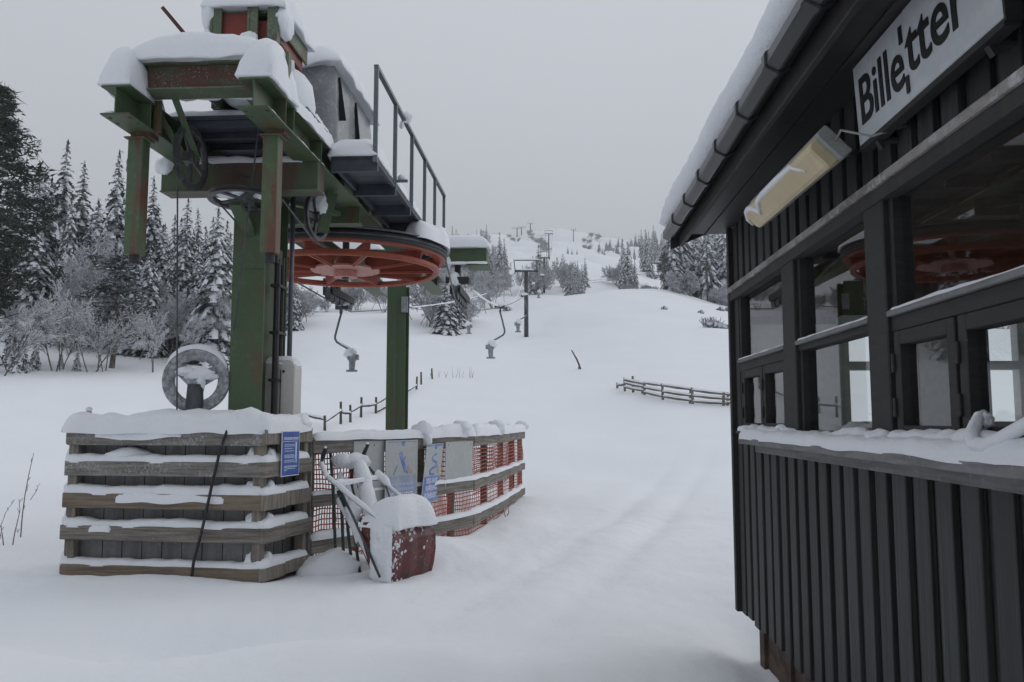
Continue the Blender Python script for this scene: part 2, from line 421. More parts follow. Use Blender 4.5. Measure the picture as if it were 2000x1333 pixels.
def nz(x, y=0., z=0.): return mnoise.noise(Vector((x, y, z)))
def snow_cap(mb, c, u, v, L, Wd, H, seed=0, droop=.02, step=.05, pw=4.0, over=.02, lump=.25):
    """rounded, lumpy layer of snow on a flat top: c centre of the top, u, v unit vectors"""
    u, v, c = Vector(u), Vector(v), Vector(c)
    nu = max(8, min(70, int(L / step))); nv = max(6, min(50, int(Wd / step)))
    rows = []
    for i in range(nu + 1):
        a = sin(pi / 2 * (2 * i / nu - 1)); row = []
        for j in range(nv + 1):
            b = sin(pi / 2 * (2 * j / nv - 1))
            pa, pb = a * (L / 2 + over), b * (Wd / 2 + over)
            e = max(0, 1 - abs(a) ** pw) ** .5 * max(0, 1 - abs(b) ** pw) ** .5
            wob = .035 * nz(pa * 5 + seed * 3.3, pb * 5, seed)
            h = H * e * (1 + lump * nz(pa * 2.2 + seed, pb * 2.2, 2.0 + seed) + .5 * lump * nz(pa * 6, pb * 6 + seed, 5.)) + e * (.012 * nz(pa * 13, pb * 13, seed) + .006 * nz(pa * 31, pb * 31, seed))
            edge = max(abs(a), abs(b)) ** 8
            z = h - edge * droop * (1 + .7 * nz(pa * 2.6 + seed, pb * 2.6, 9.))
            row.append(c + u * (pa + wob * abs(a)) + v * (pb + wob * abs(b)) + Vector((0, 0, z + .016)))
        rows.append(row)
    mb.grid(rows)
    # lip: the edge turns under and the bottom is closed
    loop = rows[0][:-1] + [r_[-1] for r_ in rows[:-1]] + rows[-1][:0:-1] + [r_[0] for r_ in rows[:0:-1]]
    lip = []
    for k, q in enumerate((.0, .03, .07, .16)):
        lip.append([p.lerp(Vector((c.x, c.y, p.z)), q * .35 / max(.3, min(L, Wd))) - Vector((0, 0, (0, .012, .014, .004)[k])) for p in loop])
    for r_ in lip: r_.append(r_[0])
    mb.grid(lip)
    n = len(loop); b = len(mb.v) - n - 1
    mb.f.append(tuple(b + k for k in range(n))); mb.m.append(mb.k)
def snow_strip(mb, pts, wd, H, seed=0, droop=.015, step=.05, lump=.35, nseg=8, lean=None):
    """snow lying along a rail or beam"""
    P = [Vector(p) for p in pts]; out = []
    for a, b in zip(P[:-1], P[1:]):
        n = max(1, int((b - a).length / step))
        out += [a.lerp(b, i / n) for i in range(n)]
    out.append(P[-1]); tot = len(out); rows = []; d0 = 0
    for i, p in enumerate(out):
        d = out[min(i + 1, tot - 1)] - out[max(i - 1, 0)]; d.z = 0
        if d.length < 1e-6: d = Vector((1, 0, 0))
        d.normalize(); sdv = Vector((d.y, -d.x, 0)); d0 += step
        endf = min(1, (min(i, tot - 1 - i) + .15) * step / max(.03, H * .8)) ; endf = math.sqrt(max(0.02, 1 - (1 - min(1, endf)) ** 2))
        hh = H * (1 + lump * nz(d0 * 2.3, seed * 1.7, 1.) + lump * .6 * nz(d0 * 7, seed, 4.)) * endf
        w0 = wd / 2 * (1 + .22 * nz(d0 * 3.5, seed, 8.)) * (.6 + .4 * endf); w1 = wd / 2 * (1 + .22 * nz(d0 * 3.5, seed, 12.)) * (.6 + .4 * endf)
        dr0 = droop * (1 + 1.1 * nz(d0 * 3, seed, 15.)); dr1 = droop * (1 + 1.1 * nz(d0 * 3, seed, 19.))
        row = []
        for k in range(nseg + 1):
            a = pi * k / nseg; ca, sa = cos(a), max(0, sin(a)) ** .6
            w_ = w0 if ca < 0 else w1; dr = (dr0 if ca < 0 else dr1) * abs(ca) ** 6
            g_ = (.10 * H) * nz(d0 * 19, k * 1.3, seed) * sa
            row.append(p + sdv * (ca * (w_ + g_)) + Vector((0, 0, sa * hh - dr + g_)))
        row += [p - sdv * (w0 * .86) - Vector((0, 0, dr0 * .6 - .003)), p + sdv * (w1 * .86) - Vector((0, 0, dr1 * .6 - .003))]
        row.append(row[0])
        rows.append(row)
    mb.grid(rows)
    n = nseg + 4; base = len(mb.v) - n * tot
    mb.f.append(tuple(base + k for k in range(n))); mb.m.append(mb.k)
    mb.f.append(tuple(base + n * (tot - 1) + k for k in range(n - 1, -1, -1))); mb.m.append(mb.k)
def blob(mb, c, rx, ry, rz, seed=0, amp=.25, n=10, freq=2.0):
    c = Vector(c); rows = []
    for i in range(n + 1):
        ph = -pi / 2 + pi * i / n; row = []
        for j in range(2 * n + 1):
            th = 2 * pi * (j % (2 * n)) / (2 * n)
            d = Vector((cos(ph) * cos(th), cos(ph) * sin(th), sin(ph)))
            k = 1 + amp * mnoise.noise(d * freq + Vector((seed * 3.1, seed, 0)))
            row.append(c + Vector((d.x * rx, d.y * ry, d.z * rz)) * k)
        rows.append(row)
    mb.grid(rows)

def text_mesh(body, size, origin, xdir, ydir, name, material, parent, bold=.0, align='LEFT', squeeze=1.0):
    cu = bpy.data.curves.new(name, 'FONT'); cu.body = body; cu.size = size; cu.extrude = .0015; cu.offset = bold; cu.align_x = align
    tmp = bpy.data.objects.new('lettering_source', cu); COL.objects.link(tmp)
    bpy.context.view_layer.update()
    me = bpy.data.meshes.new_from_object(tmp.evaluated_get(bpy.context.evaluated_depsgraph_get()))
    bpy.data.objects.remove(tmp)
    x, y = Vector(xdir).normalized(), Vector(ydir).normalized(); n = x.cross(y)
    M = Matrix((x * squeeze, y, n)).transposed().to_4x4(); M.translation = Vector(origin) - ORIG[parent.name]
    me.transform(M); me.materials.clear(); me.materials.append(MATS[material])
    o = bpy.data.objects.new(name, me); COL.objects.link(o); o.parent = parent
    ORIG[o.name] = ORIG[parent.name]
    return o

# ------------------------------------------------------------------ ground
def build_ground():
    th = []
    for i in range(0, 420): th.append(radians(-48 + 96 * i / 419))
    for i in range(1, 60): th.append(radians(48 + 264 * i / 60))
    rr = [0.0] + list(np.concatenate([np.geomspace(.5, 3.2, 20), np.linspace(3.25, 14, 210), np.geomspace(14.2, 1100, 230)]))
    vs = [(0, 0, tz(0, .3))]; n = len(th); fs = []
    for r in rr[1:]:
        for a in th:
            x, y = r * sin(a), r * cos(a); vs.append((x, y, tz(x, y)))
    for k in range(n): fs.append((0, 1 + (k + 1) % n, 1 + k))
    for i in range(len(rr) - 2):
        b0, b1 = 1 + i * n, 1 + (i + 1) * n
        for k in range(n): fs.append((b0 + k, b0 + (k + 1) % n, b1 + (k + 1) % n, b1 + k))
    me = bpy.data.meshes.new('ground'); me.from_pydata(vs, [], fs); me.materials.append(MATS['ground_snow'])
    me.polygons.foreach_set('use_smooth', [True] * len(fs)); me.update()
    o = bpy.data.objects.new('ground', me); COL.objects.link(o); o['kind'] = 'structure'
build_ground()

# ------------------------------------------------------------------ ticket hut (wall runs almost along the view axis, on the right)
HA, HK = 1.275, 82 / F * _c
_hn = math.hypot(1, HK); HU = V(HK / _hn, 1 / _hn, 0); HV = V(1 / _hn, -HK / _hn, 0)   # along the wall, into the hut
def Hp(Y, v, z): return V(HA + HK * Y, Y, z) + HV * v - V(0, 0, 0)
def hbox(mb, y0, y1, v0, v1, z0, z1):
    a, b = Hp(y0, 0, 0), Hp(y1, 0, 0)
    c = (a + b) / 2 + HV * ((v0 + v1) / 2) + V(0, 0, (z0 + z1) / 2)
    mb.box(c, HU * (b - a).length, HV * (v1 - v0), V(0, 0, z1 - z0))
def build_hut():
    T = thing('ticket_hut', Hp(5.8, 0, 0), 'black stained wooden ticket hut with board and batten wall and snowy roof', 'hut')
    YF, YN, DEP = 5.80, -2.6, 2.9
    rnd = random.Random(4)
    w = MB()
    # backing boards around the window band (window band z 1.36 - 2.36, Y 2.02 - 5.6)
    hbox(w, YN, YF, .02, .06, .2, 1.36)
    hbox(w, YN, YF, .02, .06, 2.42, 2.98)
    hbox(w, YN, -.25, .02, .06, 1.36, 2.42)
    hbox(w, 5.6, YF, .02, .06, 1.36, 2.42)
    y = YF - .10
    while y > YN:
        w.k = rnd.choice((0, 0, 1, 2)); wd = .112 + rnd.uniform(-.006, .006)
        th = -.004 + rnd.uniform(-.004, .003); zb = .2 + rnd.uniform(-.012, .012)
        hbox(w, y - wd / 2, y + wd / 2, th, .02, zb, 1.35)
        hbox(w, y - wd / 2, y + wd / 2, th, .02, 2.42, 2.97)
        if y < -.28: hbox(w, y - wd / 2, y + wd / 2, th, .02, 1.35, 2.42)
        if y > 5.62: hbox(w, y - wd / 2, y + wd / 2, th, .02, 1.35, 2.42)
        y -= .1745
    w.k = 0
    # far gable wall with two openings, near gable, back wall with openings added to let light in
    for v0, v1, z0, z1 in ((.06, .71, .2, 3.0), (1.18, 1.46, .2, 3.0), (1.93, DEP, .2, 3.0), (.71, 1.18, .2, 1.47), (.71, 1.18, 2.2, 3.0), (1.46, 1.93, .2, 1.47), (1.46, 1.93, 2.2, 3.0)):
        hbox(w, YF - .05, YF, v0, v1, z0, z1)
    hbox(w, YN, YN + .05, .06, DEP, .2, 3.0); hbox(w, YN, YF, DEP, DEP + .05, .2, 1.25); hbox(w, YN, YF, DEP, DEP + .05, 2.2, 3.0)
    for q0, q1 in ((YN, -.6), (.9, 1.3), (2.8, 3.2), (4.7, YF)): hbox(w, q0, q1, DEP, DEP + .05, 1.25, 2.2)
    w.build('wall', ['hut_black', 'hut_black_dark', 'hut_black_pale'], T, bevel=.003)
    w = MB(); hbox(w, YF - .025, YF + .03, -.035, .1, .2, 2.86); w.build('corner_board', 'hut_frame', T, bevel=.004)
    w = MB(); hbox(w, YN + .1, YF - .08, .10, .16, -.6, .3); hbox(w, YF - .14, YF - .08, .10, DEP, -.6, .3)
    for yy in (5.5, 4.9, 4.2, 3.4, 2.5): hbox(w, yy, yy + .12, .075, .12, -.6, .22)
    w.build('plinth', 'plinth', T)
    # room
    w = MB(); hbox(w, YN + .06, YF - .06, .07, DEP - .01, .25, .3); w.build('floor', 'room_floor', T)
    w = MB(); hbox(w, YN + .06, YF - .06, .07, DEP - .01, 2.62, 2.66); w.build('ceiling', 'room_brown', T)
    w = MB()
    for v0, v1, z0, z1 in ((.08, .69, .3, 2.16), (1.2, 1.44, .3, 2.16), (1.95, DEP - .02, .3, 2.16), (.69, 1.2, .3, 1.45), (1.44, 1.95, .3, 1.45)):
        hbox(w, YF - .075, YF - .055, v0, v1, z0, z1)
    hbox(w, YN + .06, YF - .08, DEP - .04, DEP - .015, .3, 1.24)
    w.build('inner_wall', 'room_white', T)
    w = MB(); hbox(w, YF - .08, YF - .055, .08, DEP - .02, 2.22, 2.62); hbox(w, YN + .06, YF - .09, DEP - .045, DEP - .015, 2.22, 2.62)
    hbox(w, YN + .06, YN + .1, .08, DEP - .05, .3, 2.62)
    w.build('wood_panelling', 'room_brown', T)
    for q0, q1 in ((-.6, .9), (1.3, 2.8), (3.2, 4.7)):  # back-wall windows added to let more light into the room
        w = MB()
        hbox(w, q0 - .02, q0 + .05, DEP - .03, DEP + .03, 1.23, 2.22); hbox(w, q1 - .05, q1 + .02, DEP - .03, DEP + .03, 1.23, 2.22)
        hbox(w, q0 + .05, q1 - .05, DEP - .029, DEP + .029, 1.22, 1.3); hbox(w, q0 + .05, q1 - .05, DEP - .029, DEP + .029, 2.15, 2.23); hbox(w, (q0 + q1) / 2 - .03, (q0 + q1) / 2 + .03, DEP - .028, DEP + .028, 1.3, 2.15)
        w.build('gable_or_added_window', 'room_white', T)
    for v0, v1 in ((.71, 1.18), (1.46, 1.93)):
        w = MB(); f = .045
        hbox(w, YF - .1, YF - .01, v0 - .02, v0 + f, 1.45, 2.21); hbox(w, YF - .1, YF - .01, v1 - f, v1 + .02, 1.45, 2.21)
        hbox(w, YF - .099, YF - .011, v0, v1, 1.44, 1.49); hbox(w, YF - .099, YF - .011, v0, v1, 2.17, 2.22); hbox(w, YF - .098, YF - .012, v0, v1, 1.84, 1.90)
        w.build('gable_or_added_window', 'room_white', T, bevel=.003)
    # posts between the windows
    w = MB()
    for y0, y1 in ((4.25, 4.47), (3.07, 3.26), (1.90, 2.06), (.74, .90), (-.26, -.16)): hbox(w, y0, y1, -.028, .08, 1.37, 2.37)
    w.build('post', 'hut_frame', T, bevel=.005)
    # window bands
    def window(y0, y1, trans, casements, label=None):
        w = MB(); z0, z1 = 1.385, 2.37
        hbox(w, y1 - .032, y1, -.005, .07, z0, z1); hbox(w, y0, y0 + .022, -.005, .07, z0, z1)
        hbox(w, y0 + .022, y1 - .032, -.004, .07, z0, z0 + .05); hbox(w, y0 + .022, y1 - .032, -.004, .07, z1 - .035, z1)
        one = len(casements) == 1
        hbox(w, y0 + .002, y1 - .002, -.012, .068, trans - (.052 if one else .08), trans - .022)
        wo_ = w.build('window', 'hut_frame', T, bevel=.004)
        w = MB(); hbox(w, y0 + .02, y1 - .03, .028, .034, trans - .03, z1 - .03); w.build('pane', 'window_glass', wo_)
        w = MB(); hbox(w, y0 + .001, y1 - .001, -.03, .05, trans - .022, trans); w.build('transom_sill', 'hut_sill', wo_, bevel=.003)
        w = MB(); snow_strip(w, [Hp(y1 - .02, -.008, trans), Hp(y0 + .01, -.008, trans)], .042, .012, seed=y0 * 3, droop=.003, step=.025, lump=.7); w.build('snow', 'snow', wo_, smooth=True)
        for c0, c1 in casements:
            if one:
                w = MB(); hbox(w, c0 - .005, c1 + .03, .026, .032, 1.43, trans - .05); w.build('pane', 'window_glass', wo_)
                continue
            w = MB(); fz0, fz1 = 1.43, trans - .082
            k = .05
            hbox(w, c1 - k, c1, -.018, .05, fz0, fz1); hbox(w, c0, c0 + k, -.018, .05, fz0, fz1)
            hbox(w, c0 + k, c1 - k, -.017, .05, fz0, fz0 + k); hbox(w, c0 + k, c1 - k, -.017, .05, fz1 - k, fz1)
            hbox(w, c0 + .01, c1 - .01, -.075, .0, fz0 - .018, fz0 - .001)
            hbox(w, c1 - .012, c1 + .006, -.03, -.017, fz0 + .08, fz0 + .15); hbox(w, c1 - .012, c1 + .006, -.03, -.017, fz1 - .15, fz1 - .08)
            w.build('casement', 'hut_frame', wo_, bevel=.003)
            w = MB(); hbox(w, c0 + k - .01, c1 - k + .01, .012, .018, fz0 + k - .01, fz1 - k + .01); w.build('pane', 'window_glass', wo_)
            w = MB(); snow_strip(w, [Hp(c1 - .03, -.04, fz0), Hp(c0 + .03, -.04, fz0)], .07, .034, seed=c0 * 5, droop=.004, step=.02, lump=.6); w.build('snow', 'snow', wo_, smooth=True)
    window(4.47, 5.60, 1.905, ((4.99, 5.5), (4.48, 4.97)))
    window(3.26, 4.25, 1.905, ((3.28, 4.2),))
    window(2.06, 3.07, 1.905, ((2.58, 3.04), (2.08, 2.555)))
    window(.90, 1.90, 1.905, ((.92, 1.88),))  # this and the next: unseen windows added to brighten the room
    window(-.16, .74, 1.905, ((-.14, .72),))
    # flashing above the windows, window counter below
    w = MB(); hbox(w, -.3, YF - .04, -.05, .03, 2.385, 2.42); w.build('flashing', 'flashing', T, bevel=.003)
    w = MB(); hbox(w, -.3, YF - .05, -.035, .02, 2.33, 2.383); w.build('head_board', 'hut_dark', T)
    w = MB(); hbox(w, 3.52, 5.24, -.115, .03, 1.352, 1.388); hbox(w, -.3, 3.518, -.118, .03, 1.35, 1.387)
    hbox(w, -.25, 5.2, -.02, .03, 1.30, 1.35)
    ct = w.build('counter', 'hut_sill', T, bevel=.004)
    w = MB(); snow_strip(w, [Hp(5.22, -.055, 1.388), Hp(-.28, -.055, 1.388)], .128, .058, seed=8, droop=.008, step=.025, lump=.32, nseg=14)
    snow_strip(w, [Hp(5.2, -.02, 1.40), Hp(-.28, -.02, 1.40)], .07, .055, seed=28, droop=.0, step=.025, lump=.6)
    for yy, k in ((4.36, .05), (3.16, .055), (2.57, .06)):
        blob(w, Hp(yy, -.035, 1.42), .05, .10, k * .8, seed=yy, amp=.25, n=14)
    w.build('snow', 'snow', ct, smooth=True)
    # roof: slab, soffit, fascia, barge board, gutter, snow
    w = MB()
    z_e, z_r, v_e, v_r = 2.90, 3.72, -.34, 1.55
    for (va, za, vb, zb) in ((v_e, z_e, v_r, z_r), (3.5, z_e, v_r, z_r)):
        P = []
        for yy in (6.02, YN - .3):
            P += [Hp(yy, va, za), Hp(yy, vb, zb), Hp(yy, vb, zb + .08), Hp(yy, va, za + .08)]
        w.add(P, [(0, 1, 2, 3), (7, 6, 5, 4), (0, 4, 5, 1), (1, 5, 6, 2), (2, 6, 7, 3), (3, 7, 4, 0)])
    # gable triangles
    w.add([Hp(YF - .02, .0, 2.95), Hp(YF - .02, DEP, 2.95), Hp(YF - .02, v_r, 3.73), Hp(YF - .06, .0, 2.95), Hp(YF - .06, DEP, 2.95), Hp(YF - .06, v_r, 3.73)], [(0, 1, 2), (5, 4, 3), (0, 3, 4, 1), (1, 4, 5, 2), (2, 5, 3, 0)])
    rf = w.build('roof', 'soffit', T)
    w = MB(); hbox(w, YN - .3, 5.98, -.31, .0, 2.862, 2.885)
    hbox(w, YN - .3, 5.99, -.16, -.14, 2.852, 2.861)
    w.build('soffit_boards', 'soffit', rf)
    w = MB(); hbox(w, YN - .3, 6.01, -.34, -.31, 2.78, 2.90); w.build('fascia', 'hut_dark', rf, bevel=.004)
    w = MB()
    for (va, za, vb, zb) in ((-.40, 2.88, v_r, z_r + .02), (3.5, 2.88, v_r, z_r + .02)):
        P = []
        for yy in (6.05, 6.023): P += [Hp(yy, va, za - .12), Hp(yy, vb, zb - .12), Hp(yy, vb, zb + .08), Hp(yy, va, za + .08)]
        w.add(P, [(0, 1, 2, 3), (7, 6, 5, 4), (0, 4, 5, 1), (1, 5, 6, 2), (2, 6, 7, 3), (3, 7, 4, 0)])
    w.build('barge_board', 'hut_dark', rf)
    w = MB()
    def gut(y0, y1, r):
        n = 6; gc = (-.41, 2.872); vs = []
        for yy in (y0, y1):
            for k in range(n):
                a = 2 * pi * (k + .5) / n; vs.append(Hp(yy, gc[0] + r * cos(a), gc[1] + r * .95 * sin(a)))
        w.add(vs, [(k, (k + 1) % n, n + (k + 1) % n, n + k) for k in range(n)] + [tuple(range(n)), tuple(range(2 * n - 1, n - 1, -1))])
    yy = 6.04
    while yy > YN:
        gut(yy, yy - .5, .054); gut(yy - .475, yy - .525, .063); yy -= .5
    w.build('gutter', 'gutter_black', rf, bevel=.006)
    w = MB(); rows = []
    nY = 190; prof = [(-.40, 2.925), (-.435, 2.94), (-.465, 2.965), (-.478, 3.0), (-.468, 3.04), (-.43, 3.08), (-.35, 3.14), (-.2, 3.24), (.1, 3.43), (.7, 3.72), (1.2, 3.94), (1.55, 4.02), (2.2, 3.85), (3.0, 3.55), (3.5, 3.3), (3.66, 3.12), (3.6, 2.98)]
    for i in range(nY + 1):
        y_ = 6.08 - (6.06 - YN + .3) * i / nY; row = []
        ef = min(1, .45 + i * .12) if i < 5 else 1
        for k, (v_, z_) in enumerate(prof):
            nn = nz(y_ * 1.1, k * .35, 4.) * .016 + nz(y_ * 8, k * .5, 8.) * .006
            yb = y_ - (0.05 * abs(nz(k * .7, 3.)) if i == 0 else 0)
            zz = 2.93 + (z_ + nn - 2.93) if k < 2 else 2.95 + .32 * max(-.6, (v_ + .5)) * 0 + (z_ + nn - 2.95) * ef + (1 - ef) * (.40 * max(0, min(v_, 3.1 - v_) + .45))
            row.append(Hp(yb, v_ - (nn * 1.2 if k < 6 else 0), zz))
        rows.append(row)
    w.grid(rows)
    w.f.append(tuple(range(len(prof)))); w.m.append(0)
    w.build('snow', 'snow', rf, smooth=True)
    return T
build_hut()

# ticket sign: a shallow box in two panels, hung under the eave
def build_ticket_sign():
    y0, y1, v = 2.06, 3.085, -.095
    T = thing('ticket_sign', Hp(3.05, v, 2.54), 'long white board with black lettering hung under the hut eave', 'sign')
    up = (V(0, 0, 1) - HV * .05).normalized(); xd = -HU; n = xd.cross(up)
    base = Hp(y1, v, 2.545)
    def P(x, yv, d=0): return base + xd * x + up * yv + n * d
    w = MB(); L = y1 - y0
    for x0, x1, dz in ((0, .452, 0), (.455, L, .002)):
        w.box(P((x0 + x1) / 2, .155 + dz, -.02), xd * (x1 - x0), up * .31, n * .04)
    w.build('board', 'sign_white', T, bevel=.003)
    w = MB(); w.box(P(L / 2, -.012, -.02), xd * L, up * .02, n * .044); w.box(P(L + .006, .155, -.02), xd * .01, up * .33, n * .044); w.build('edge_strip', 'hut_frame', T)
    tx = P(.038, .068, .0025)
    text_mesh("Bille", .252, tx, xd, up, 'lettering', 'letter_black', T, bold=.0028, squeeze=.94)
    text_mesh("tter", .252, P(.462, .088, .0025), xd, up, 'lettering', 'letter_black', T, bold=.0028, squeeze=1.02)
    w = MB()
    w.box(P(.432, .238, .003), xd * .024, up * .06, n * .003); w.box(P(.4545, .058, .0035), xd * .022, up * .058, n * .003)
    w.build('torn_mark', 'letter_black', T)
    w = MB()
    for x in (.12, .9):
        w.bar(P(x, -.02, -.02), P(x, -.02, -.02) + HV * .1, .035, .012); w.bar(P(x, -.02, -.02), P(x, -.05, -.035), .025, .012)
    w.build('bracket', 'hut_dark', T)
build_ticket_sign()

def build_lamp():
    T = thing('wall_lamp', Hp(3.7, -.1, 2.6), 'cream tube lamp streaked with snow slung below the hut eave', 'lamp')
    y0, y1 = 3.10, 4.25; ax = (Hp(y1, 0, 0) - Hp(y0, 0, 0)).normalized()
    d1 = (HV * -.72 - V(0, 0, .7)).normalized(); d2 = ax.cross(d1).normalized()   # the lens faces out and down
    if d2.z < 0: d2 = -d2
    c0 = Hp(y0, -.19, 2.565); c1 = Hp(y1, -.19, 2.585)
    def sect(scw, dep0, dep1, p, q, bulge=0.0):
        pr = [(-.5 * scw, dep0), (-.5 * scw, dep1 * .75), (-.38 * scw, dep1), (.38 * scw, dep1), (.5 * scw, dep1 * .75), (.5 * scw, dep0)]
        vs = [pt + d2 * a + d1 * b for pt in (p, q) for a, b in pr]; n = 6
        return vs, [(k, (k + 1) % n, n + (k + 1) % n, n + k) for k in range(n)] + [tuple(range(n)), tuple(range(2 * n - 1, n - 1, -1))]
    w = MB(); w.add(*sect(.132, .0, .075, c0 + ax * .02, c1 - ax * .02)); w.build('diffuser', 'lamp_cream', T, bevel=.01)
    w = MB(); w.add(*sect(.146, -.035, -.001, c0, c1)); w.add(*sect(.143, -.03, .03, c0 - ax * .015, c0 + ax * .018)); w.build('housing', 'lamp_grey', T, bevel=.006)
    w = MB()
    for s_ in (.25, .8):
        p = c0.lerp(c1, s_) - d1 * .04; w.bar(p, p + HV * .17 + V(0, 0, .02), .03, .02)
    w.build('bracket', 'dark_steel', T)
    w = MB(); w.tube([c0 - ax * .03, c0 - ax * .09 + V(0, 0, .02), c0 - ax * .16 - V(0, 0, .01), c0 - ax * .22 + HV * .06 - V(0, 0, .05), c0 - ax * .24 + HV * .18 - V(0, 0, .02)], .0045, 8); w.build('cable', 'lamp_grey', T, smooth=True)
    w = MB()
    def fp(s_, a): return c0.lerp(c1, s_) + d2 * (a * .82) + d1 * (.076 if abs(a) < .06 else .062)
    w.tube([fp(.16, -.005), fp(.2, .03), fp(.25, .062), fp(.45, .066), fp(.66, .066), fp(.72, .058), fp(.79, .015), fp(.80, -.005), fp(.81, .02), fp(.84, .058), fp(.91, .066), fp(.955, .06), fp(.985, .02), fp(.987, -.03)], [.006, .008, .013, .016, .015, .013, .012, .012, .011, .013, .014, .013, .009, .006], 8)
    w.build('snow', 'snow', T, smooth=True)
build_lamp()

def build_hook():
    T = thing('rope_loop', Hp(2.5, -.06, 1.42), 'snow-caked loop of red rope hanging on the hut counter', 'rope')
    P = [Hp(2.43, -.01, 1.508), Hp(2.40, -.05, 1.478), Hp(2.365, -.08, 1.445), Hp(2.32, -.095, 1.42), Hp(2.26, -.095, 1.418), Hp(2.19, -.085, 1.44), Hp(2.11, -.06, 1.48), Hp(2.05, -.04, 1.52)]
    w = MB(); w.tube(P, .011, 8); w.build('rope', 'deep_red', T, smooth=True)
    w = MB(); w.tube([p + V(0, 0, .012) - HV * .004 for p in P], [.012, .018, .021, .022, .022, .021, .02, .016], 10)
    blob(w, Hp(2.43, -.02, 1.495), .028, .035, .03, seed=5, amp=.3, n=18)
    w.build('snow', 'snow', T, smooth=True)
build_hook()

# ------------------------------------------------------------------ lift station
LK = 97 / F * _c; _ln = math.hypot(1, LK)
LA, LR = V(LK / _ln, 1 / _ln, 0), V(1 / _ln, -LK / _ln, 0)
Z3 = V(0, 0, 1)
def L(s, r, z): return LA * s + LR * r + V(0, 0, z)
def lbox(mb, s0, s1, r0, r1, z0, z1):
    mb.box(L((s0 + s1) / 2, (r0 + r1) / 2, (z0 + z1) / 2), LA * (s1 - s0), LR * (r1 - r0), Z3 * (z1 - z0))
WC = (11.72, -3.13, 3.63); WR = 1.34
def build_station():
    T = thing('lift_drive_station', L(8.5, -3.2, 0), 'green steel ski lift drive station with red wheel and railed platform', 'ski lift')
    # columns
    def column(s0, s1, r0, r1, z0, z1):
        w = MB(); tf = .025
        lbox(w, s0, s0 + tf, r0, r1, z0, z1); lbox(w, s1 - tf, s1, r0, r1, z0, z1)
        lbox(w, s0 + tf, s1 - tf, (r0 + r1) / 2 - .09, (r0 + r1) / 2 + .09, z0, z1)
        return w
    w = column(8.25, 8.95, -3.39, -3.05, -.3, 4.1)
    w.bar(L(8.243, -3.385, 3.05), L(8.243, -3.055, 3.05), .004, .012)
    w.bar(L(7.85, -3.22, 3.64), L(8.26, -3.22, 3.42), .12, .06)
    w.build('column', 'green_paint', T, bevel=.004)
    w = column(15.6, 15.98, -3.34, -2.98, -.3, 4.1)
    w.bar(L(15.5, -3.16, 1.0), L(15.5, -3.16, 3.8), .02, .02)
    w.build('column', 'green_paint', T, bevel=.004)
    w = MB()
    w.tube([L(8.5, -3.0, 0), L(8.5, -3.0, 3.2)], .035, 8); w.tube([L(8.68, -3.01, 0), L(8.68, -3.01, 3.25)], .025, 8); lbox(w, 8.42, 8.58, -3.05, -2.98, 3.15, 3.3)
    for zz in (1.9, 2.4, 2.9): lbox(w, 8.46, 8.72, -3.06, -2.96, zz, zz + .03)
    w.build('pipe', 'black_rubber', T, smooth=False)
    # main beams
    for r0, s0 in ((-3.80, 6.63), (-2.56, 6.54)):
        w = MB(); w.beam(L(s0, r0, 4.23), L(17.0, r0, 4.23), .26, .26, .016, .012)
        for ss in (7.0, 7.22, 8.1, 9.0, 10.2, 11.6, 13.5, 15.6, 15.98): lbox(w, ss, ss + .012, r0 - .125, r0 + .125, 4.116, 4.344)
        for ss in (6.72, 6.85):
            for rr in (-.09, .09): w.tube([L(s0 + ss - 6.63, r0 + rr, 4.09), L(s0 + ss - 6.63, r0 + rr, 4.1)], .014, 8)
        w.build('beam', 'green_paint', T, bevel=.003)
        w = MB(); lbox(w, 7.07, 7.23, r0 - .09, r0 + .09, 4.06, 4.1); w.build('beam_plate', 'rusty_steel', T)
    # cross beam under the main beams, front tie beam on top of them
    w = MB(); lbox(w, 8.0, 8.02, -4.06, -2.44, 3.82, 4.10); lbox(w, 7.98, 8.24, -4.065, -2.435, 3.805, 3.82); lbox(w, 8.02, 8.24, -4.06, -2.44, 4.085, 4.099)
    for rr in (-4.06, -3.55, -3.0, -2.452): lbox(w, 8.02, 8.22, rr, rr + .012, 3.82, 4.085)
    w.build('cross_beam', 'rusty_green' if 'rusty_green' in MATS else 'green_paint', T, bevel=.003)
    w = MB(); lbox(w, 9.8, 9.82, -3.9, -2.46, 3.9, 4.1); lbox(w, 9.82, 10.0, -3.9, -2.46, 3.9, 3.915)
    for a in ((8.4, -3.7, 9.75, -2.7), (8.4, -2.7, 9.75, -3.7)): w.bar(L(a[0], a[1], 4.0), L(a[2], a[3], 4.0), .08, .05)
    w.build('bracing', 'green_paint', T)
    w = MB(); w.beam(L(7.02, -3.72, 4.555), L(7.02, -2.68, 4.555), .24, .26, .018, .02); w.k = 1
    lbox(w, 6.96, 6.985, -3.70, -2.70, 4.445, 4.665)
    w.build('tie_beam', ['green_frosted', 'rusty_steel'], T, bevel=.003)
    for r0 in (-3.85, -2.60):
        w = MB(); w.k = 0; lbox(w, 7.08, 7.22, r0 - .07, r0 + .07, 2.98, 4.06)
        lbox(w, 7.05, 7.25, r0 - .10, r0 + .10, 4.045, 4.06)
        h = w.build('hanger', 'rust_green', T, bevel=.008)
        w = MB(); w.tube([L(7.15, r0, 2.90), L(7.15, r0, 2.985)], .045, 10); w.build('pin', 'black_rubber', h)
    # snow on beams
    w = MB()
    snow_cap(w, L(7.04, -3.22, 4.685), LR, LA, 1.3, .46, .27, seed=1, droop=.02, pw=2.6, over=.01, lump=.2)
    snow_cap(w, L(6.95, -3.83, 4.36), LA, LR, .66, .30, .41, seed=2, droop=.0, pw=2.8, lump=.12, over=-.005)
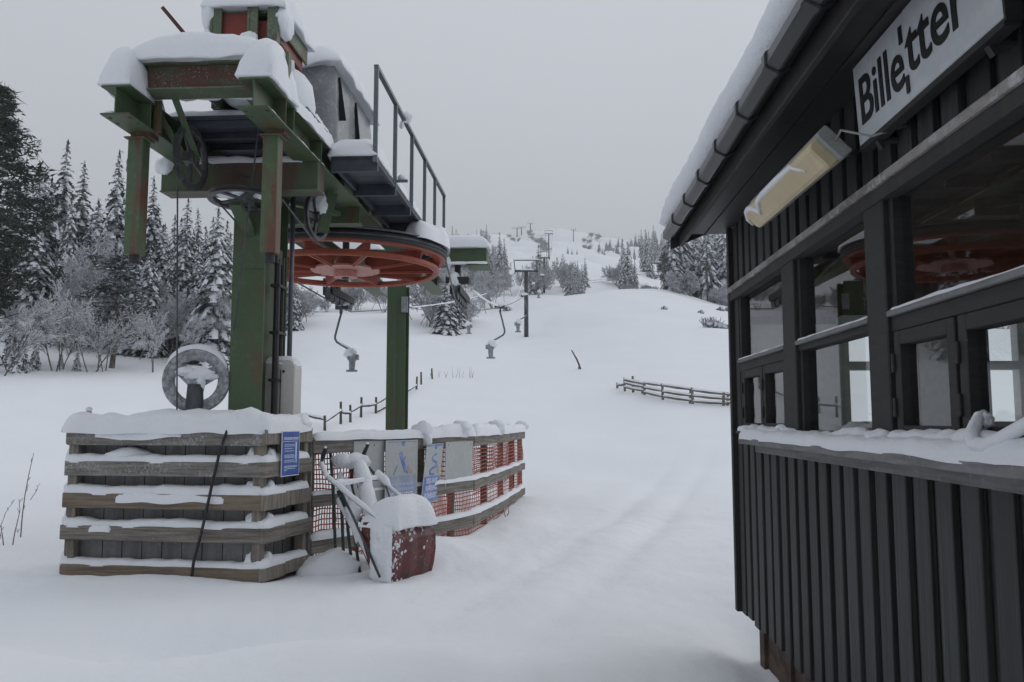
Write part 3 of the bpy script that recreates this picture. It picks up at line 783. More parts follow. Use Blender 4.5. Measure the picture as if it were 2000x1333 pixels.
    snow_cap(w, L(6.9, -2.55, 4.36), LA, LR, .72, .30, .47, seed=4, droop=.0, pw=3.0, lump=.12, over=-.005)
    blob(w, L(7.3, -2.9, 4.72), .42, .26, .24, seed=3); blob(w, L(7.25, -3.45, 4.7), .4, .25, .24, seed=13)
    snow_strip(w, [L(7.25, -2.50, 4.36), L(8.4, -2.48, 4.36)], .16, .17, seed=5)
    snow_strip(w, [L(6.66, -3.88, 4.118), L(7.06, -3.87, 4.118)], .08, .045, seed=7, step=.03, droop=0)
    snow_strip(w, [L(6.6, -2.475, 4.118), L(11.2, -2.47, 4.118)], .05, .025, seed=9, step=.06, lump=.8, droop=0)
    snow_strip(w, [L(8.05, -3.72, 4.1), L(8.06, -2.6, 4.1)], .18, .07, seed=11)
    blob(w, L(8.0, -4.03, 4.08), .1, .07, .09, seed=2)
    w.build('snow', 'snow', T, smooth=True)
    # deck between the beams, walkway at the right with its rail
    w = MB(); lbox(w, 7.5, 11.2, -3.92, -2.45, 4.365, 4.405)
    for ss in (7.52, 7.85, 8.2, 8.6, 9.2): lbox(w, ss, ss + .05, -3.66, -2.7, 4.30, 4.362)
    w.build('deck', 'deck_steel', T)
    w = MB()
    for i in range(25):
        s0 = 8.4 + i * .215; lbox(w, s0, s0 + .205, -2.42, -1.93, 4.245, 4.285)
    for ss in (8.4, 9.35, 10.3, 11.25, 12.3, 13.6): lbox(w, ss + .003, ss + .06, -2.425, -1.925, 4.115, 4.243)
    lbox(w, 8.45, 13.7, -2.42, -2.38, 4.17, 4.242)
    lbox(w, 8.46, 13.7, -1.97, -1.93, 4.205, 4.242)
    w.build('walkway', 'deck_steel', T, bevel=.003)
    w = MB(); ps = (8.38, 9.4, 10.48, 11.5, 12.45, 13.45)
    for ss in ps: w.bar(L(ss, -1.945, 4.2), L(ss, -1.945, 5.24), .045, .045)
    w.bar(L(8.36, -1.945, 5.24), L(13.5, -1.945, 5.24), .05, .04)
    for ss in (9.45,): w.bar(L(ss, -1.945, 4.31), L(ss, -1.8, 4.31), .03, .03)
    rl = w.build('handrail', 'rail_steel', T)
    w = MB(); blob(w, L(9.95, -1.92, 5.27), .07, .05, .07, seed=3); blob(w, L(9.9, -1.97, 5.16), .03, .03, .05, seed=4); blob(w, L(9.5, -1.88, 4.36), .05, .05, .04, seed=6)
    w.build('snow', 'snow', rl, smooth=True)
    w = MB(); snow_cap(w, L(8.72, -2.19, 4.285), LA, LR, .7, .5, .24, seed=13, lump=.3)
    for i, (s0, s1, h) in enumerate(((9.05, 9.4, .13), (9.7, 10.3, .16), (10.6, 11.3, .17), (11.5, 13.2, .12))): snow_strip(w, [L(s0, -2.05, 4.285), L(s1, -2.05, 4.285)], .22, h, seed=20 + i)
    snow_cap(w, L(8.05, -3.2, 4.405), LR, LA, 1.45, 1.0, .12, seed=15, droop=.01, lump=.4); blob(w, L(8.0, -2.75, 4.7), .25, .4, .38, seed=61, amp=.15); blob(w, L(7.7, -3.05, 4.75), .3, .2, .22, seed=62, amp=.15)
    w.build('snow', 'snow', T, smooth=True)
    # deck toe plate
    w = MB(); lbox(w, 7.62, 8.5, -2.46, -2.44, 4.36, 4.52); w.build('toe_plate', 'dark_steel', T)
    # covered drive motor
    w = MB(); rows = []
    def ring(z, ins, wob):
        pts = []; cs = [(8.60, -3.70), (8.60, -2.42), (10.35, -2.42), (10.35, -3.70)]
        cs = [(s_ + (ins if s_ < 9 else -ins), r_ + (ins if r_ < -3 else -ins)) for s_, r_ in cs]
        for a in range(4):
            p, q = cs[a], cs[(a + 1) % 4]
            for k in range(12):
                f = k / 12; sh = wob * (nz(a * 7 + k * .8, z * 1.3, 2.) + .5 * nz(a * 7 + k * 2., z * 3, 3.))
                s_, r_ = p[0] + (q[0] - p[0]) * f, p[1] + (q[1] - p[1]) * f
                nx = (9.4 - s_, -3.03 - r_); l_ = math.hypot(*nx)
                pts.append(L(s_ + nx[0] / l_ * sh, r_ + nx[1] / l_ * sh, z))
        return pts + [pts[0]]
    for z, ins, wb in ((4.40, -.03, .12), (4.55, 0, .12), (4.75, .02, .09), (4.95, .03, .07), (5.15, .04, .05), (5.36, .05, .03), (5.46, .09, .02), (5.5, .25, .0), (5.51, .5, 0)): rows.append(ring(z, ins, wb))
    w.grid(rows); w.f.append(tuple(len(w.v) - 49 + k for k in range(48))); w.m.append(0)
    tp = w.build('motor_cover', 'tarpaulin', T, smooth=True)
    w = MB()  # black wedges paint the shade in the slits between the cover's pleats
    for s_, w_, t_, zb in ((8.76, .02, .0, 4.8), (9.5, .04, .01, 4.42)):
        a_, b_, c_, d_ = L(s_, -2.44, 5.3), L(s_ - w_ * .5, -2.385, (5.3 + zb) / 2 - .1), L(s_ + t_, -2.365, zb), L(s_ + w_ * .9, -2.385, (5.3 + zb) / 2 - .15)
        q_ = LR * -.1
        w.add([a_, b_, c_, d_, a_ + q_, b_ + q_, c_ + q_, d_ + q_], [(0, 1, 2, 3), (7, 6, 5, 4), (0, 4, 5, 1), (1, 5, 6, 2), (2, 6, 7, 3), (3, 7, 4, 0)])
    w.build('fold_shade', 'dark_gap', tp)
    w = MB(); snow_cap(w, L(9.47, -3.05, 5.47), LA, LR, 1.82, 1.34, .30, seed=17, droop=.10, pw=2.8, lump=.08)
    w.build('snow', 'snow', tp, smooth=True)
    w = MB(); snow_strip(w, [L(7.9, -2.55, 4.36), L(8.55, -2.5, 4.38)], .2, .24, seed=33); snow_strip(w, [L(8.5, -2.5, 4.4), L(8.62, -2.9, 4.4), L(8.6, -3.5, 4.4)], .2, .12, seed=37)
    w.build('snow', 'snow', T, smooth=True)
    w = MB(); lbox(w, 8.5, 8.6, -2.52, -2.25, 4.39, 4.45); w.build('motor_foot', 'galvanised', T)
    # red winch housing above the tie beam
    w = MB(); w.k = 0
    lbox(w, 7.38, 7.95, -3.28, -2.95, 4.85, 5.36)
    w.k = 1
    for r0, r1 in ((-3.31, -3.285), (-2.95, -2.925)): lbox(w, 7.33, 8.3, r0, r1, 4.5, 5.42)
    lbox(w, 7.33, 7.42, -2.68, -2.655, 4.7, 5.42); lbox(w, 7.42, 8.25, -2.68, -2.655, 5.22, 5.42)
    lbox(w, 7.02, 7.1, -2.46, -2.43, 4.37, 4.80)
    lbox(w, 7.335, 7.36, -3.285, -3.2, 4.6, 5.42); lbox(w, 7.335, 7.36, -2.925, -2.85, 4.6, 5.42); lbox(w, 7.345, 7.37, -2.76, -2.68, 4.6, 5.40)
    w.k = 0; lbox(w, 7.42, 8.2, -2.92, -2.69, 5.12, 5.3)
    w.k = 1; lbox(w, 7.4, 8.28, -3.28, -2.69, 5.37, 5.385)
    wn = w.build('winch_housing', ['winch_red', 'green_frosted'], T, bevel=.003)
    w = MB(); snow_cap(w, L(7.8, -2.99, 5.41), LR, LA, .74, .98, .44, seed=19, droop=.03, pw=2.2, lump=.14, over=.03)
    blob(w, L(7.45, -3.34, 5.38), .09, .16, .2, seed=8, amp=.15); blob(w, L(7.3, -3.32, 5.05), .05, .05, .12, seed=9); blob(w, L(7.33, -2.93, 5.05), .1, .07, .1, seed=10)
    blob(w, L(7.5, -2.64, 5.3), .07, .2, .14, seed=12)
    w.build('snow', 'snow', wn, smooth=True)
    w = MB(); w.bar(L(7.5, -3.86, 5.50), L(7.55, -3.40, 4.95), .035, .05, LA); w.build('lever', 'rust_brown', T)
    # machinery glimpsed under the tie beam
    w = MB()
    for rr, ln in ((-3.42, .14), (-3.2, .2), (-3.12, .2), (-2.98, .22), (-2.9, .2), (-2.82, .16)):
        w.tube([L(7.9, rr, 4.42), L(7.86 - .1 * (rr + 3.1), rr + .05 * ((rr * 17) % 2 - 1), 4.42 + ln + .12)], .028, 8)
    lbox(w, 7.85, 8.1, -3.5, -2.75, 4.62, 4.7)
    w.build('gear', 'black_rubber', T)
    # small sheaves
    def sheave(c, axis, R, seed):
        w = MB(); t_ = .024
        w.lathe(c, axis, [(R, -t_), (R * .93, -t_ * .4), (R * .9, 0), (R * .93, t_ * .4), (R, t_), (R * .84, t_), (R * .8, 0), (R * .84, -t_)], 40)
        w.lathe(c, axis, [(R * .24, -.05), (R * .24, .05), (.01, .05), (.01, -.05)], 20)
        ax = Vector(axis).normalized(); e1 = ax.cross(V(0.1, 0, 1)).normalized(); e2 = ax.cross(e1)
        for k in range(5):
            a = 2 * pi * k / 5 + seed; e = e1 * cos(a) + e2 * sin(a)
            w.bar(Vector(c) + e * R * .2, Vector(c) + e * R * .86, .05, .02, ax)
        return w
    ax1 = (LR * 1.0 - LA * .03).normalized()
    c1 = L(7.5, -3.52, 3.99)
    w = sheave(c1, ax1, .31, .3); w.build('sheave', 'sheave_grey', T)
    w = MB()
    for o in (-.05, .05):
        w.bar(c1 + ax1 * o * 1.2, L(7.12, -3.64 + o * 2.4, 4.44), .06, .014, LA)
    w.bar(c1 - ax1 * .07, c1 + ax1 * .07, .05, .05)
    w.bar(L(7.1, -3.66, 4.40), L(7.1, -3.66, 4.1), .07, .012)
    w.build('sheave_arm', 'green_paint', T)
    c2 = L(9.05, -2.76, 3.79); ax2 = (LR * .98 - LA * .18).normalized()
    w = sheave(c2, ax2, .27, .1); w.build('sheave', 'sheave_grey', T)
    w = MB(); blob(w, c2 + V(.03, .0, .14), .09, .06, .14, seed=4, amp=.4); blob(w, c2 + V(-.07, 0, .18), .05, .06, .1, seed=5, amp=.4); blob(w, c2 + V(.0, 0, .25), .09, .07, .05, seed=6, amp=.4); w.build('snow', 'snow', T, smooth=True)
    w = MB(); w.bar(c2, c2 + V(.12, .1, .3), .05, .06); w.bar(c2 + ax2 * .07 - V(0, 0, .18), c2 + ax2 * .07 + V(.1, .05, .3), .02, .12); w.build('sheave_arm', 'green_paint', T)
    c3 = L(7.93, -3.15, 3.70)
    w = sheave(c3, (0.0, .06, 1), .36, .5); w.build('sheave', 'sheave_grey', T)
    w = MB(); blob(w, c3 + V(-.12, -.06, .05), .16, .1, .05, seed=21, amp=.3); blob(w, c3 + V(.16, .05, .05), .14, .12, .055, seed=22, amp=.3); w.build('snow', 'snow', T, smooth=True)
    # ropes of the tensioning gear
    w = MB()
    w.tube([c1 - LA * .05 - LR * .1 + Z3 * -.28, L(8.15, -3.86, 1.2)], .008, 6)
    w.tube([L(7.55, -2.88, 4.4), L(8.19, -3.33, 2.4)], .009, 6)
    w.tube([c3 + LR * .37, c2 - V(.03, .0, .27)], .011, 6); w.tube([c3 - LR * .3, L(8.2, -3.36, 3.55)], .009, 6)
    w.tube([c1 + LA * .27 + V(0, 0, .05), L(8.1, -3.0, 3.9)], .008, 6)
    w.tube([c2 + LA * .2, L(11, -3.1, 4.0)], .009, 6)
    w.build('tension_rope', 'dark_steel', T)
    w = MB(); w.tube([L(9.0, -2.76 - .26, 2.0), L(9.0, -2.76 - .26, 4.1)], .028, 10)
    w.tube([L(9.0, -3.28, 2.9), L(9.0, -2.76 - .26, 2.9)], .012, 6); w.tube([L(8.95, -3.2, 2.55), L(9.0, -3.02, 2.55)], .014, 6)
    w.build('pipe', 'rail_steel', T, smooth=True)
    # bull wheel
    c = L(*WC); w = MB()
    w.lathe(c, Z3, [(WR, .0), (WR + .02, .02), (WR + .02, .07), (WR - .02, .09), (WR - .06, .07), (WR - .07, .02), (WR - .03, 0)], 80)
    w.lathe(c, Z3, [(WR + .02, .18), (WR + .10, .17), (WR + .11, .20), (WR + .02, .24), (WR - .05, .24), (WR - .05, .18)], 80)
    n = 10
    for k in range(n):
        a = 2 * pi * k / n + .17; e = LR * cos(a) + LA * sin(a); f = e.cross(Z3)
        w.add([c + e * .5 + Z3 * .0 + f * .012, c + e * (WR - .04) + Z3 * .02 + f * .012, c + e * (WR - .0) + Z3 * .2 + f * .012, c + e * .3 + Z3 * .22 + f * .012,
               c + e * .5 + Z3 * .0 - f * .012, c + e * (WR - .04) + Z3 * .02 - f * .012, c + e * (WR - .0) + Z3 * .2 - f * .012, c + e * .3 + Z3 * .22 - f * .012],
              [(0, 1, 2, 3), (7, 6, 5, 4), (0, 4, 5, 1), (1, 5, 6, 2), (2, 6, 7, 3), (3, 7, 4, 0)])
        w.bar(c + e * .5 + Z3 * .02, c + e * (WR - .04) + Z3 * .05, .07, .012)
        w.bar(c + e * (WR - .07) + Z3 * .04, c + e * (WR - .02) + Z3 * .22, .12, .03, e.cross(Z3))
        w.bar(c + e * .35 + Z3 * .2, c + e * (WR - .04) + Z3 * .21, .09, .012)
    w.lathe(c, Z3, [(.15, .0), (.15, .3), (.02, .3), (.02, .0)], 32)
    bw = w.build('bull_wheel', 'red_paint', T, bevel=.004)
    w = MB(); w.lathe(c, Z3, [(WR + .115, .20), (WR + .13, .22), (WR + .13, .30), (WR + .10, .33), (WR - .02, .33), (WR - .02, .245), (WR + .03, .245)], 80); w.build('groove_liner', 'black_rubber', bw, smooth=False)
    w = MB(); w.lathe(c, Z3, [(WR + .14, .335), (WR + .15, .345), (WR + .14, .36), (WR - .03, .36), (WR - .03, .335)], 80); w.build('flange', 'rail_steel', bw)
    w = MB(); w.lathe(c, Z3, [(.50, .025), (.50, .05), (.01, .05), (.01, .025)], 48); w.lathe(c - Z3 * .02, Z3, [(.17, -.05), (.17, .04), (.01, .04), (.01, -.05)], 28)
    w.build('hub', 'hub_plate', bw)
    w = MB(); w.tube([c - Z3 * .09, c + Z3 * .45], .05, 12); w.build('shaft', 'black_rubber', bw)
    w = MB()
    for a0, a1, h, wd in ((-.62, .42, .27, .36),):
        pts = [c + (LR * cos(a0 + (a1 - a0) * i / 24) + LA * sin(a0 + (a1 - a0) * i / 24)) * (WR - .0) + Z3 * .36 for i in range(25)]
        snow_strip(w, pts, wd, h, seed=41, droop=.04, lump=.7)
    w.build('snow', 'snow', bw, smooth=True)
    # crossarm and sheave trains on the rear column
    w = MB(); lbox(w, 15.55, 16.05, -4.9, -1.42, 4.5, 4.78); lbox(w, 15.5, 16.1, -1.8, -1.38, 4.44, 4.47)
    w.build('crossarm', 'green_paint', T, bevel=.006)
    w = MB(); snow_cap(w, L(15.75, -1.85, 4.79), LR, LA, .95, .66, .24, seed=43, pw=4, lump=.12); snow_cap(w, L(15.75, -4.2, 4.78), LR, LA, 1.4, .55, .2, seed=44)
    blob(w, L(15.6, -2.05, 4.12), .13, .14, .22, seed=45, amp=.3); blob(w, L(15.55, -2.15, 4.5), .05, .05, .12, seed=47)
    snow_strip(w, [L(15.5, -2.25, 4.475), L(15.5, -1.4, 4.475)], .1, .04, seed=48)
    w.build('snow', 'snow', T, smooth=True)
    for r0 in (-4.38, -2.0):
        w = MB(); lbox(w, 15.7, 15.9, r0 - .05, r0 + .05, 3.95, 4.5); lbox(w, 15.0, 16.6, r0 - .05, r0 - .02, 3.82, 3.98); lbox(w, 15.0, 16.6, r0 + .12, r0 + .15, 3.85, 3.98)
        lbox(w, 15.5, 15.7, r0 - .2, r0 + .25, 4.1, 4.22)
        tr_ = w.build('sheave_train', 'black_rubber', T, bevel=.004)
        for k in range(5):
            w = MB(); w.lathe(L(15.1 + k * .35, r0 + .05, 3.86), LR, [(.15, -.05), (.12, -.02), (.12, .02), (.15, .05), (.03, .05), (.03, -.05)], 20); w.build('roller', 'dark_steel', tr_)
    w = MB(); lbox(w, 15.52, 15.58, -3.05, -2.93, 3.55, 3.85); w.build('junction_box', 'galvanised', T)
MATS['rust_green'] = mat('rust_green', (.076, .118, .055), .6, vary=(.12, .045, .03), vscale=(7, 7, 1.1), vlo=.47, vhi=.6, spots=(.2, .24, .18), sscale=24, slo=.6, shi=.72)
MATS['rusty_green'] = mat('rusty_green', (.062, .092, .044), .6, vary=(.075, .045, .028), vscale=(5, 5, 1.0), vlo=.42, vhi=.58)
build_station()

# ------------------------------------------------------------------ haul rope, snowy cable, T-bars, slope towers
T2 = on_ground(1028, 60)
A_L = at(1006, 546, 60); A_R = at(1050, 546, 60)
def sag(p, q, s, n=14): return [p.lerp(q, i / n) - V(0, 0, 4 * s * (i / n) * (1 - i / n)) for i in range(n + 1)]
RL, RRr = L(16.7, -4.33, 3.72), L(16.7, -1.95, 3.72)
strandL, strandR = sag(RL, A_L, .45), sag(RRr, A_R, .55)
T3 = on_ground(1063, 105); T4 = on_ground(1072, 200); T5 = on_ground(1036, 470)
def rope_thing():
    T = thing('haul_rope', L(15, -3, 3.8), 'grey steel haul rope running from the red wheel up the slope', 'rope')
    w = MB(); c = L(*WC) + Z3 * .27
    for side, r0 in ((1, -1.95), (-1, -4.33)):  # tangents to the sheave trains
        a = .15
        w.tube([c + LR * side * (WR + .1) * cos(a) + LA * (WR + .1) * sin(a), L(15.0, r0, 3.72), L(16.7, r0, 3.72)], .014, 6)
    arc = [c + (LR * cos(.15 - (pi + .3) * i / 40) + LA * sin(.15 - (pi + .3) * i / 40)) * (WR + .135) for i in range(41)]
    w.tube(arc, .013, 6)
    w.tube(strandL, .013, 6); w.tube(strandR, .013, 6)
    for sgn, pa in ((-.8, A_L), (.8, A_R)):
        q = T3 + V(sgn, 0, 5.0); w.tube(sag(pa, q, .9), .016, 5)
        q2 = T4 + V(sgn, 0, 6.0); w.tube(sag(q, q2, 1.5), .02, 4)
        q3 = T5 + V(sgn, 0, 6.0); w.tube(sag(q2, q3, 3), .03, 4)
    w.build('strand', 'dark_steel', T)
    w = MB()
    snow_strip(w, [p + V(0, 0, .005) for p in strandL[2:9]], .03, .02, seed=3, step=.2); w.build('snow', 'snow', T, smooth=True)
rope_thing()
w = MB(); P = sag(L(16.0, -1.75, 4.05), at(1022, 545, 60), 1.0, 30); w.tube(P, [.026 + .012 * nz(i * .6) for i in range(31)], 8)
tag(w.build('signal_cable', 'snow', None, smooth=True, origin=P[0]), 'thick sagging cable caked in white snow, strung to the nearest slope pylon', 'cable')

def tbar(grip, flip, sc, label, yaw=0.0):
    T = thing('tow_hanger', grip, label, 'tow hanger', 'tow hangers on the haul rope')
    rot = Matrix.Rotation(yaw, 3, 'Z')
    def P(x, z, y=0): return Vector(grip) + rot @ V(x * flip * sc, y * sc, z * sc)
    w = MB(); w.bar(P(-.14, 0), P(.14, 0), .07, .09); w.bar(P(-.02, -.02), P(-.02, -.14), .05, .05); w.build('clamp', 'dark_steel', T)
    w = MB(); w.tube([P(0, -.08), P(-.07, -.35), P(-.135, -.62), P(-.135, -.68), P(-.10, -.75), P(.03, -.83), P(.2, -.92)], .024 * sc, 8); ar = w.build('arm', 'rail_steel', T, smooth=True)
    w = MB(); w.lathe(P(.24, -1.08), rot @ V(0, 1, 0), [(.095 * sc, -.10 * sc), (.10 * sc, -.08 * sc), (.10 * sc, .08 * sc), (.095 * sc, .10 * sc), (.01, .10 * sc), (.01, -.10 * sc)], 18)
    w.box(P(.29, -1.08), rot @ V(.17 * sc, 0, 0), rot @ V(0, .14 * sc, 0), V(0, 0, .11 * sc))
    w.tube([P(.24, -1.15), P(.235, -1.36)], [.075 * sc, .06 * sc], 10); w.bar(P(.12, -1.37), P(.35, -1.37), .05 * sc, .045 * sc)
    w.build('spring_box', 'galvanised', T)
    w = MB(); blob(w, P(.2, -1.0), .13 * sc, .13 * sc, .12 * sc, seed=grip[0], amp=.3); blob(w, P(.0, .07), .15 * sc, .08 * sc, .06 * sc, seed=grip[1]); snow_strip(w, [P(-.06, -.76), P(.2, -.9)], .04 * sc, .03 * sc, seed=2, step=.04)
    w.build('snow', 'snow', T, smooth=True)
    return T
def strand_at(st, px):
    best = None
    for a, b in zip(st[:-1], st[1:]):
        for i in range(20):
            p = a.lerp(b, i / 20); f = p.y * _c + (p.z - EYE) * _s; x = 1000 + F * p.x / f
            if best is None or abs(x - px) < best[0]: best = (abs(x - px), p)
    return best[1]
tbar(L(16.0, -4.33, 3.72), 1, .92, 'grey tow hanger with snowy spring box, hanging lowest beside the rear green column')
tbar(strand_at(strandR, 976), -1, 1.15, 'tow hanger with thick snow cap and dark stub, halfway to the nearest slope pylon')
tbar(strand_at(strandL, 905), 1, 1.0, 'small tow hanger against frosted bushes right of the rear green column')
tbar(strand_at(strandR, 1024) , -1, 1.3, 'tow hanger whose curved arm crosses in front of the nearest slope pylon')
q_ = T3 + V(.8, 0, 5.0)
tbar(A_R.lerp(q_, .25) - V(0, 0, .5), -1, 1.4, 'distant tow hanger just uphill of the nearest slope pylon')
tbar(A_L.lerp(T3 + V(-.8, 0, 5), .55) - V(0, 0, .8), 1, 1.4, 'tiny snowy tow hanger hanging in a row beyond the nearest slope pylon')

def pylon(base, h, half, label, rad=.17, det=True, k=1.0):
    T = thing('lift_pylon', base, label, 'pylon', 'lift pylons up the slope')
    b = Vector(base); w = MB(); w.tube([b - Z3 * .5, b + Z3 * h], [rad, rad * .85], 14); w.build('mast', 'dark_steel', T, smooth=True)
    w = MB(); w.bar(b + V(-half, 0, h), b + V(half, 0, h), .16, .14)
    for x in (-half, half): w.bar(b + V(x, -.7, h - .14), b + V(x, .7, h - .06), .08, .16)
    w.bar(b + V(-half, 0, h + .08), b + V(-half * 1.1, 0, h + .78), .06, .06); w.bar(b + V(half * .95, 0, h + .08), b + V(half * .95, 0, h + .78), .06, .06)
    w.bar(b + V(-half * 1.15, 0, h + .8), b + V(half * 1.2, 0, h + .8), .1, .06)
    w.build('crossarm', 'dark_steel', T)
    w = MB(); snow_strip(w, [b + V(-half * 1.15, 0, h + .83), b + V(half * 1.2, 0, h + .83)], .14, .09, seed=base[0], step=.12); snow_strip(w, [b + V(-half * .7, 0, h + .07), b + V(half * .7, 0, h + .07)], .2, .1, seed=base[1], step=.12)
    w.build('snow', 'snow', T, smooth=True)
pylon(T2, 4.85, .82, 'nearest grey lift pylon on the white slope with a snowy crossarm')
pylon(T3, 4.6, .7, 'second lift pylon up the slope, half hidden by tow hangers', .13)
pylon(T4, 6.0, .9, 'third lift pylon, thin and grey where the slope narrows between trees', .15)
pylon(on_ground(1120, 330), 4.6, .9, 'lone thin pylon standing in open snow near the hilltop', .15)
pylon(T5, 6.0, 1.6, 'dark pylon beside the bushy ridge on the hilltop', .3)
pylon(on_ground(1010, 490), 7.0, 3.0, 'wide-topped pylon on the skyline, left of its pair', .35)
pylon(on_ground(1018.5, 500), 6.6, 2.4, 'narrow pylon on the skyline, right of its pair', .3)

# ------------------------------------------------------------------ wooden crib round the column
FL, FR = V(-4.27, 8.0, 0), V(-2.29, 7.70, 0)
BR, BL = V(-2.06, 8.45, 0), V(-4.02, 8.78, 0)
def build_crib():
    T = thing('wooden_enclosure', (FL + FR) / 2, 'square crib of weathered snowy boards round the lift column foot', 'enclosure')
    fu = (FR - FL).normalized(); fn = V(fu.y, -fu.x, 0)       # outward of the front
    ru = (BR - FR).normalized(); rn = V(ru.y, -ru.x, 0)
    bz = [(1.27, 1.41), (.97, 1.11), (.67, .81), (.37, .51), (.03, .15)]
    mats_ = ['frosted_wood', 'frosted_wood', 'brown_wood', 'weathered_wood', 'brown_wood']
    w = MB()
    def bx(mb, a, b, n, off, th, z0, z1):
        d = (b - a); c = (a + b) / 2 + n * (off + th / 2); mb.box(V(c.x, c.y, (z0 + z1) / 2), d, n * th, Z3 * (z1 - z0))
    # inner panel box
    i1 = fn * -.16; i2 = rn * -.16
    bx(w, FL + i1 + fu * .03, FR + i1 - fu * .1, fn, 0, .03, -.1, 1.30)
    bx(w, FR + i2 + ru * .1, BR + i2 + ru * .05, rn, 0, .03, -.1, 1.30)
    bx(w, FL + fu * .03 - fn * .16, BL + fu * .03, V(-1, .15, 0).normalized(), 0, .03, -.1, 1.30)
    bx(w, BL - fn * .1, BR - fn * .1, fn, 0, .03, -.1, 1.30)
    # joints between the panel boards
    w.k = 1; Lf = (FR - FL).length
    for k in range(1, 9):
        p = FL + fu * (.12 + k * .205) + i1 + fn * .031; w.bar(p + Z3 * .0, p + Z3 * 1.29, .006, .004, fn)
    for k in range(1, 5):
        p = FR + ru * (.1 + k * .15) + i2 + rn * .031; w.bar(p, p + Z3 * 1.29, .006, .004, rn)
    w.build('inner_panel', ['grey_panel', 'dark_gap'], T)
    w = MB()
    for p, n in ((FR - fu * .06 + fn * -.05, fn), (FL + fu * .06 + fn * -.05, fn), (BR - ru * .03 - rn * .06, rn), (BL + fu * .06, fn)):
        w.box(V(p.x, p.y, .62), fu * .1, fn * .09, Z3 * 1.5)
    w.build('post', 'post_wood', T, bevel=.006)
    rnd = random.Random(2)
    for k, ((z0, z1), mm) in enumerate(zip(bz, mats_)):
        w = MB(); e0, e1 = rnd.uniform(-.03, .02), rnd.uniform(-.02, .01)
        bx(w, FL + fu * e0, FR + fu * .0, fn, 0, .045, z0 + rnd.uniform(-.01, .01), z1); w.build('rail', mm, T, bevel=.007)
        w = MB(); mid = FR.lerp(BR, .42)
        bx(w, FR + ru * -.044, mid, rn, 0.0, .043, z0, z1); bx(w, mid + ru * .003, BR + ru * rnd.uniform(.0, .04), rn, -.004, .043, z0 + .01, z1 + .012)
        w.build('rail', 'weathered_wood' if k % 2 else 'post_wood', T, bevel=.006)
        w = MB(); bx(w, BL, BR, -fn, 0, .04, z0, z1); w.build('rail', 'weathered_wood', T)
        w = MB(); bx(w, FL, BL, V(-1, .12, 0).normalized(), -.02, .04, z0, z1); w.build('rail', 'weathered_wood', T)
    # snow on the rails
    w = MB()
    for k, (z0, z1) in enumerate(bz[1:]):
        o = fn * -.045
        snow_strip(w, [FL + o + Z3 * (z1 - .005), FR + o + Z3 * (z1 - .005)], .17, (.07, .08, .06, .055)[k], seed=50 + k, droop=.010, step=.035, lump=.4)
        o = rn * -.045
        snow_strip(w, [FR + o + Z3 * (z1 - .005) - ru * .03, BR + o + Z3 * (z1 + .005)], .16, .075, seed=60 + k, droop=.012, step=.035, lump=.4)
        for p in (FR - fu * .13 - fn * .05, FR + ru * .14 - rn * .03, FL + fu * .02 - fn * .05):
            blob(w, p + Z3 * (z1 + .02), .06, .05, .11, seed=k + p.x * 9, amp=.3)
    blob(w, FL.lerp(FR, .3) - fn * .07 + Z3 * 1.15, .22, .08, .09, seed=3, amp=.3)
    for a, b, z1 in ((.28, .82, .79), (.15, .26, .5), (.16, .6, 1.385)):
        snow_strip(w, [FL.lerp(FR, a) + fn * .035 + Z3 * (z1 - .03), FL.lerp(FR, b) + fn * .035 + Z3 * (z1 - .03)], .05, .05, seed=a * 90, droop=.03, step=.03, lump=.6)
    w.build('snow', 'snow', T, smooth=True)
    w = MB()
    c = (FL + FR + BL + BR) / 4
    snow_cap(w, V(c.x, c.y, 1.36), fu, -fn, 1.80, .75, .22, seed=70, droop=.0, pw=3.0, lump=.3)
    snow_strip(w, [FL + fn * -.05 + Z3 * 1.40 - fu * .03, FR + fn * -.05 + Z3 * 1.40 + fu * .02], .25, .15, seed=71, droop=.03, step=.04, lump=.3, nseg=12)
    snow_strip(w, [FR - rn * .06 + Z3 * 1.40 - ru * .05, BR - rn * .06 + Z3 * 1.40], .24, .15, seed=72, droop=.02, step=.04, lump=.3, nseg=12)
    snow_strip(w, [BL + Z3 * 1.40, BR + Z3 * 1.40], .24, .15, seed=73, step=.05); snow_strip(w, [FL + Z3 * 1.40, BL + Z3 * 1.40], .24, .15, seed=74, step=.05)
    blob(w, FL.lerp(FR, .9) - fn * .12 + Z3 * 1.47, .22, .18, .14, seed=75, amp=.25); blob(w, BR - ru * .1 - rn * .06 + Z3 * 1.46, .12, .15, .11, seed=76)
    w.build('snow_cover', 'snow', T, smooth=True)
    # blue notice on the right side
    p0 = FR.lerp(BR, .24) + rn * .062
    sg = thing('notice_board', V(p0.x, p0.y, 1.05), 'small bright blue notice with white text fixed on the wooden crib corner', 'sign')
    xd = ru; up = V(0, 0, 1)
    hh, ww = .43, .31; z0 = .965
    def Q(x, y, d=0): return V(p0.x, p0.y, z0) + xd * x + up * y + rn * d
    w = MB(); w.box(Q(ww / 2, hh / 2), xd * ww, up * hh, rn * .006); b1 = w.build('plate', 'letter_white', sg)
    w = MB(); w.box(Q(ww / 2, hh / 2, .0035), xd * (ww - .018), up * (hh - .018), rn * .004); w.build('face', 'sign_blue', sg)
    text_mesh("T-KROKHEIS INTERNT", .034, Q(.02, hh - .085, .006), xd, up, 'lettering', 'letter_white', sg, bold=.0006, squeeze=.78)
    w = MB(); w.box(Q(.14, hh - .1, .006), xd * .25, up * .004, rn * .001)
    rr = random.Random(7)
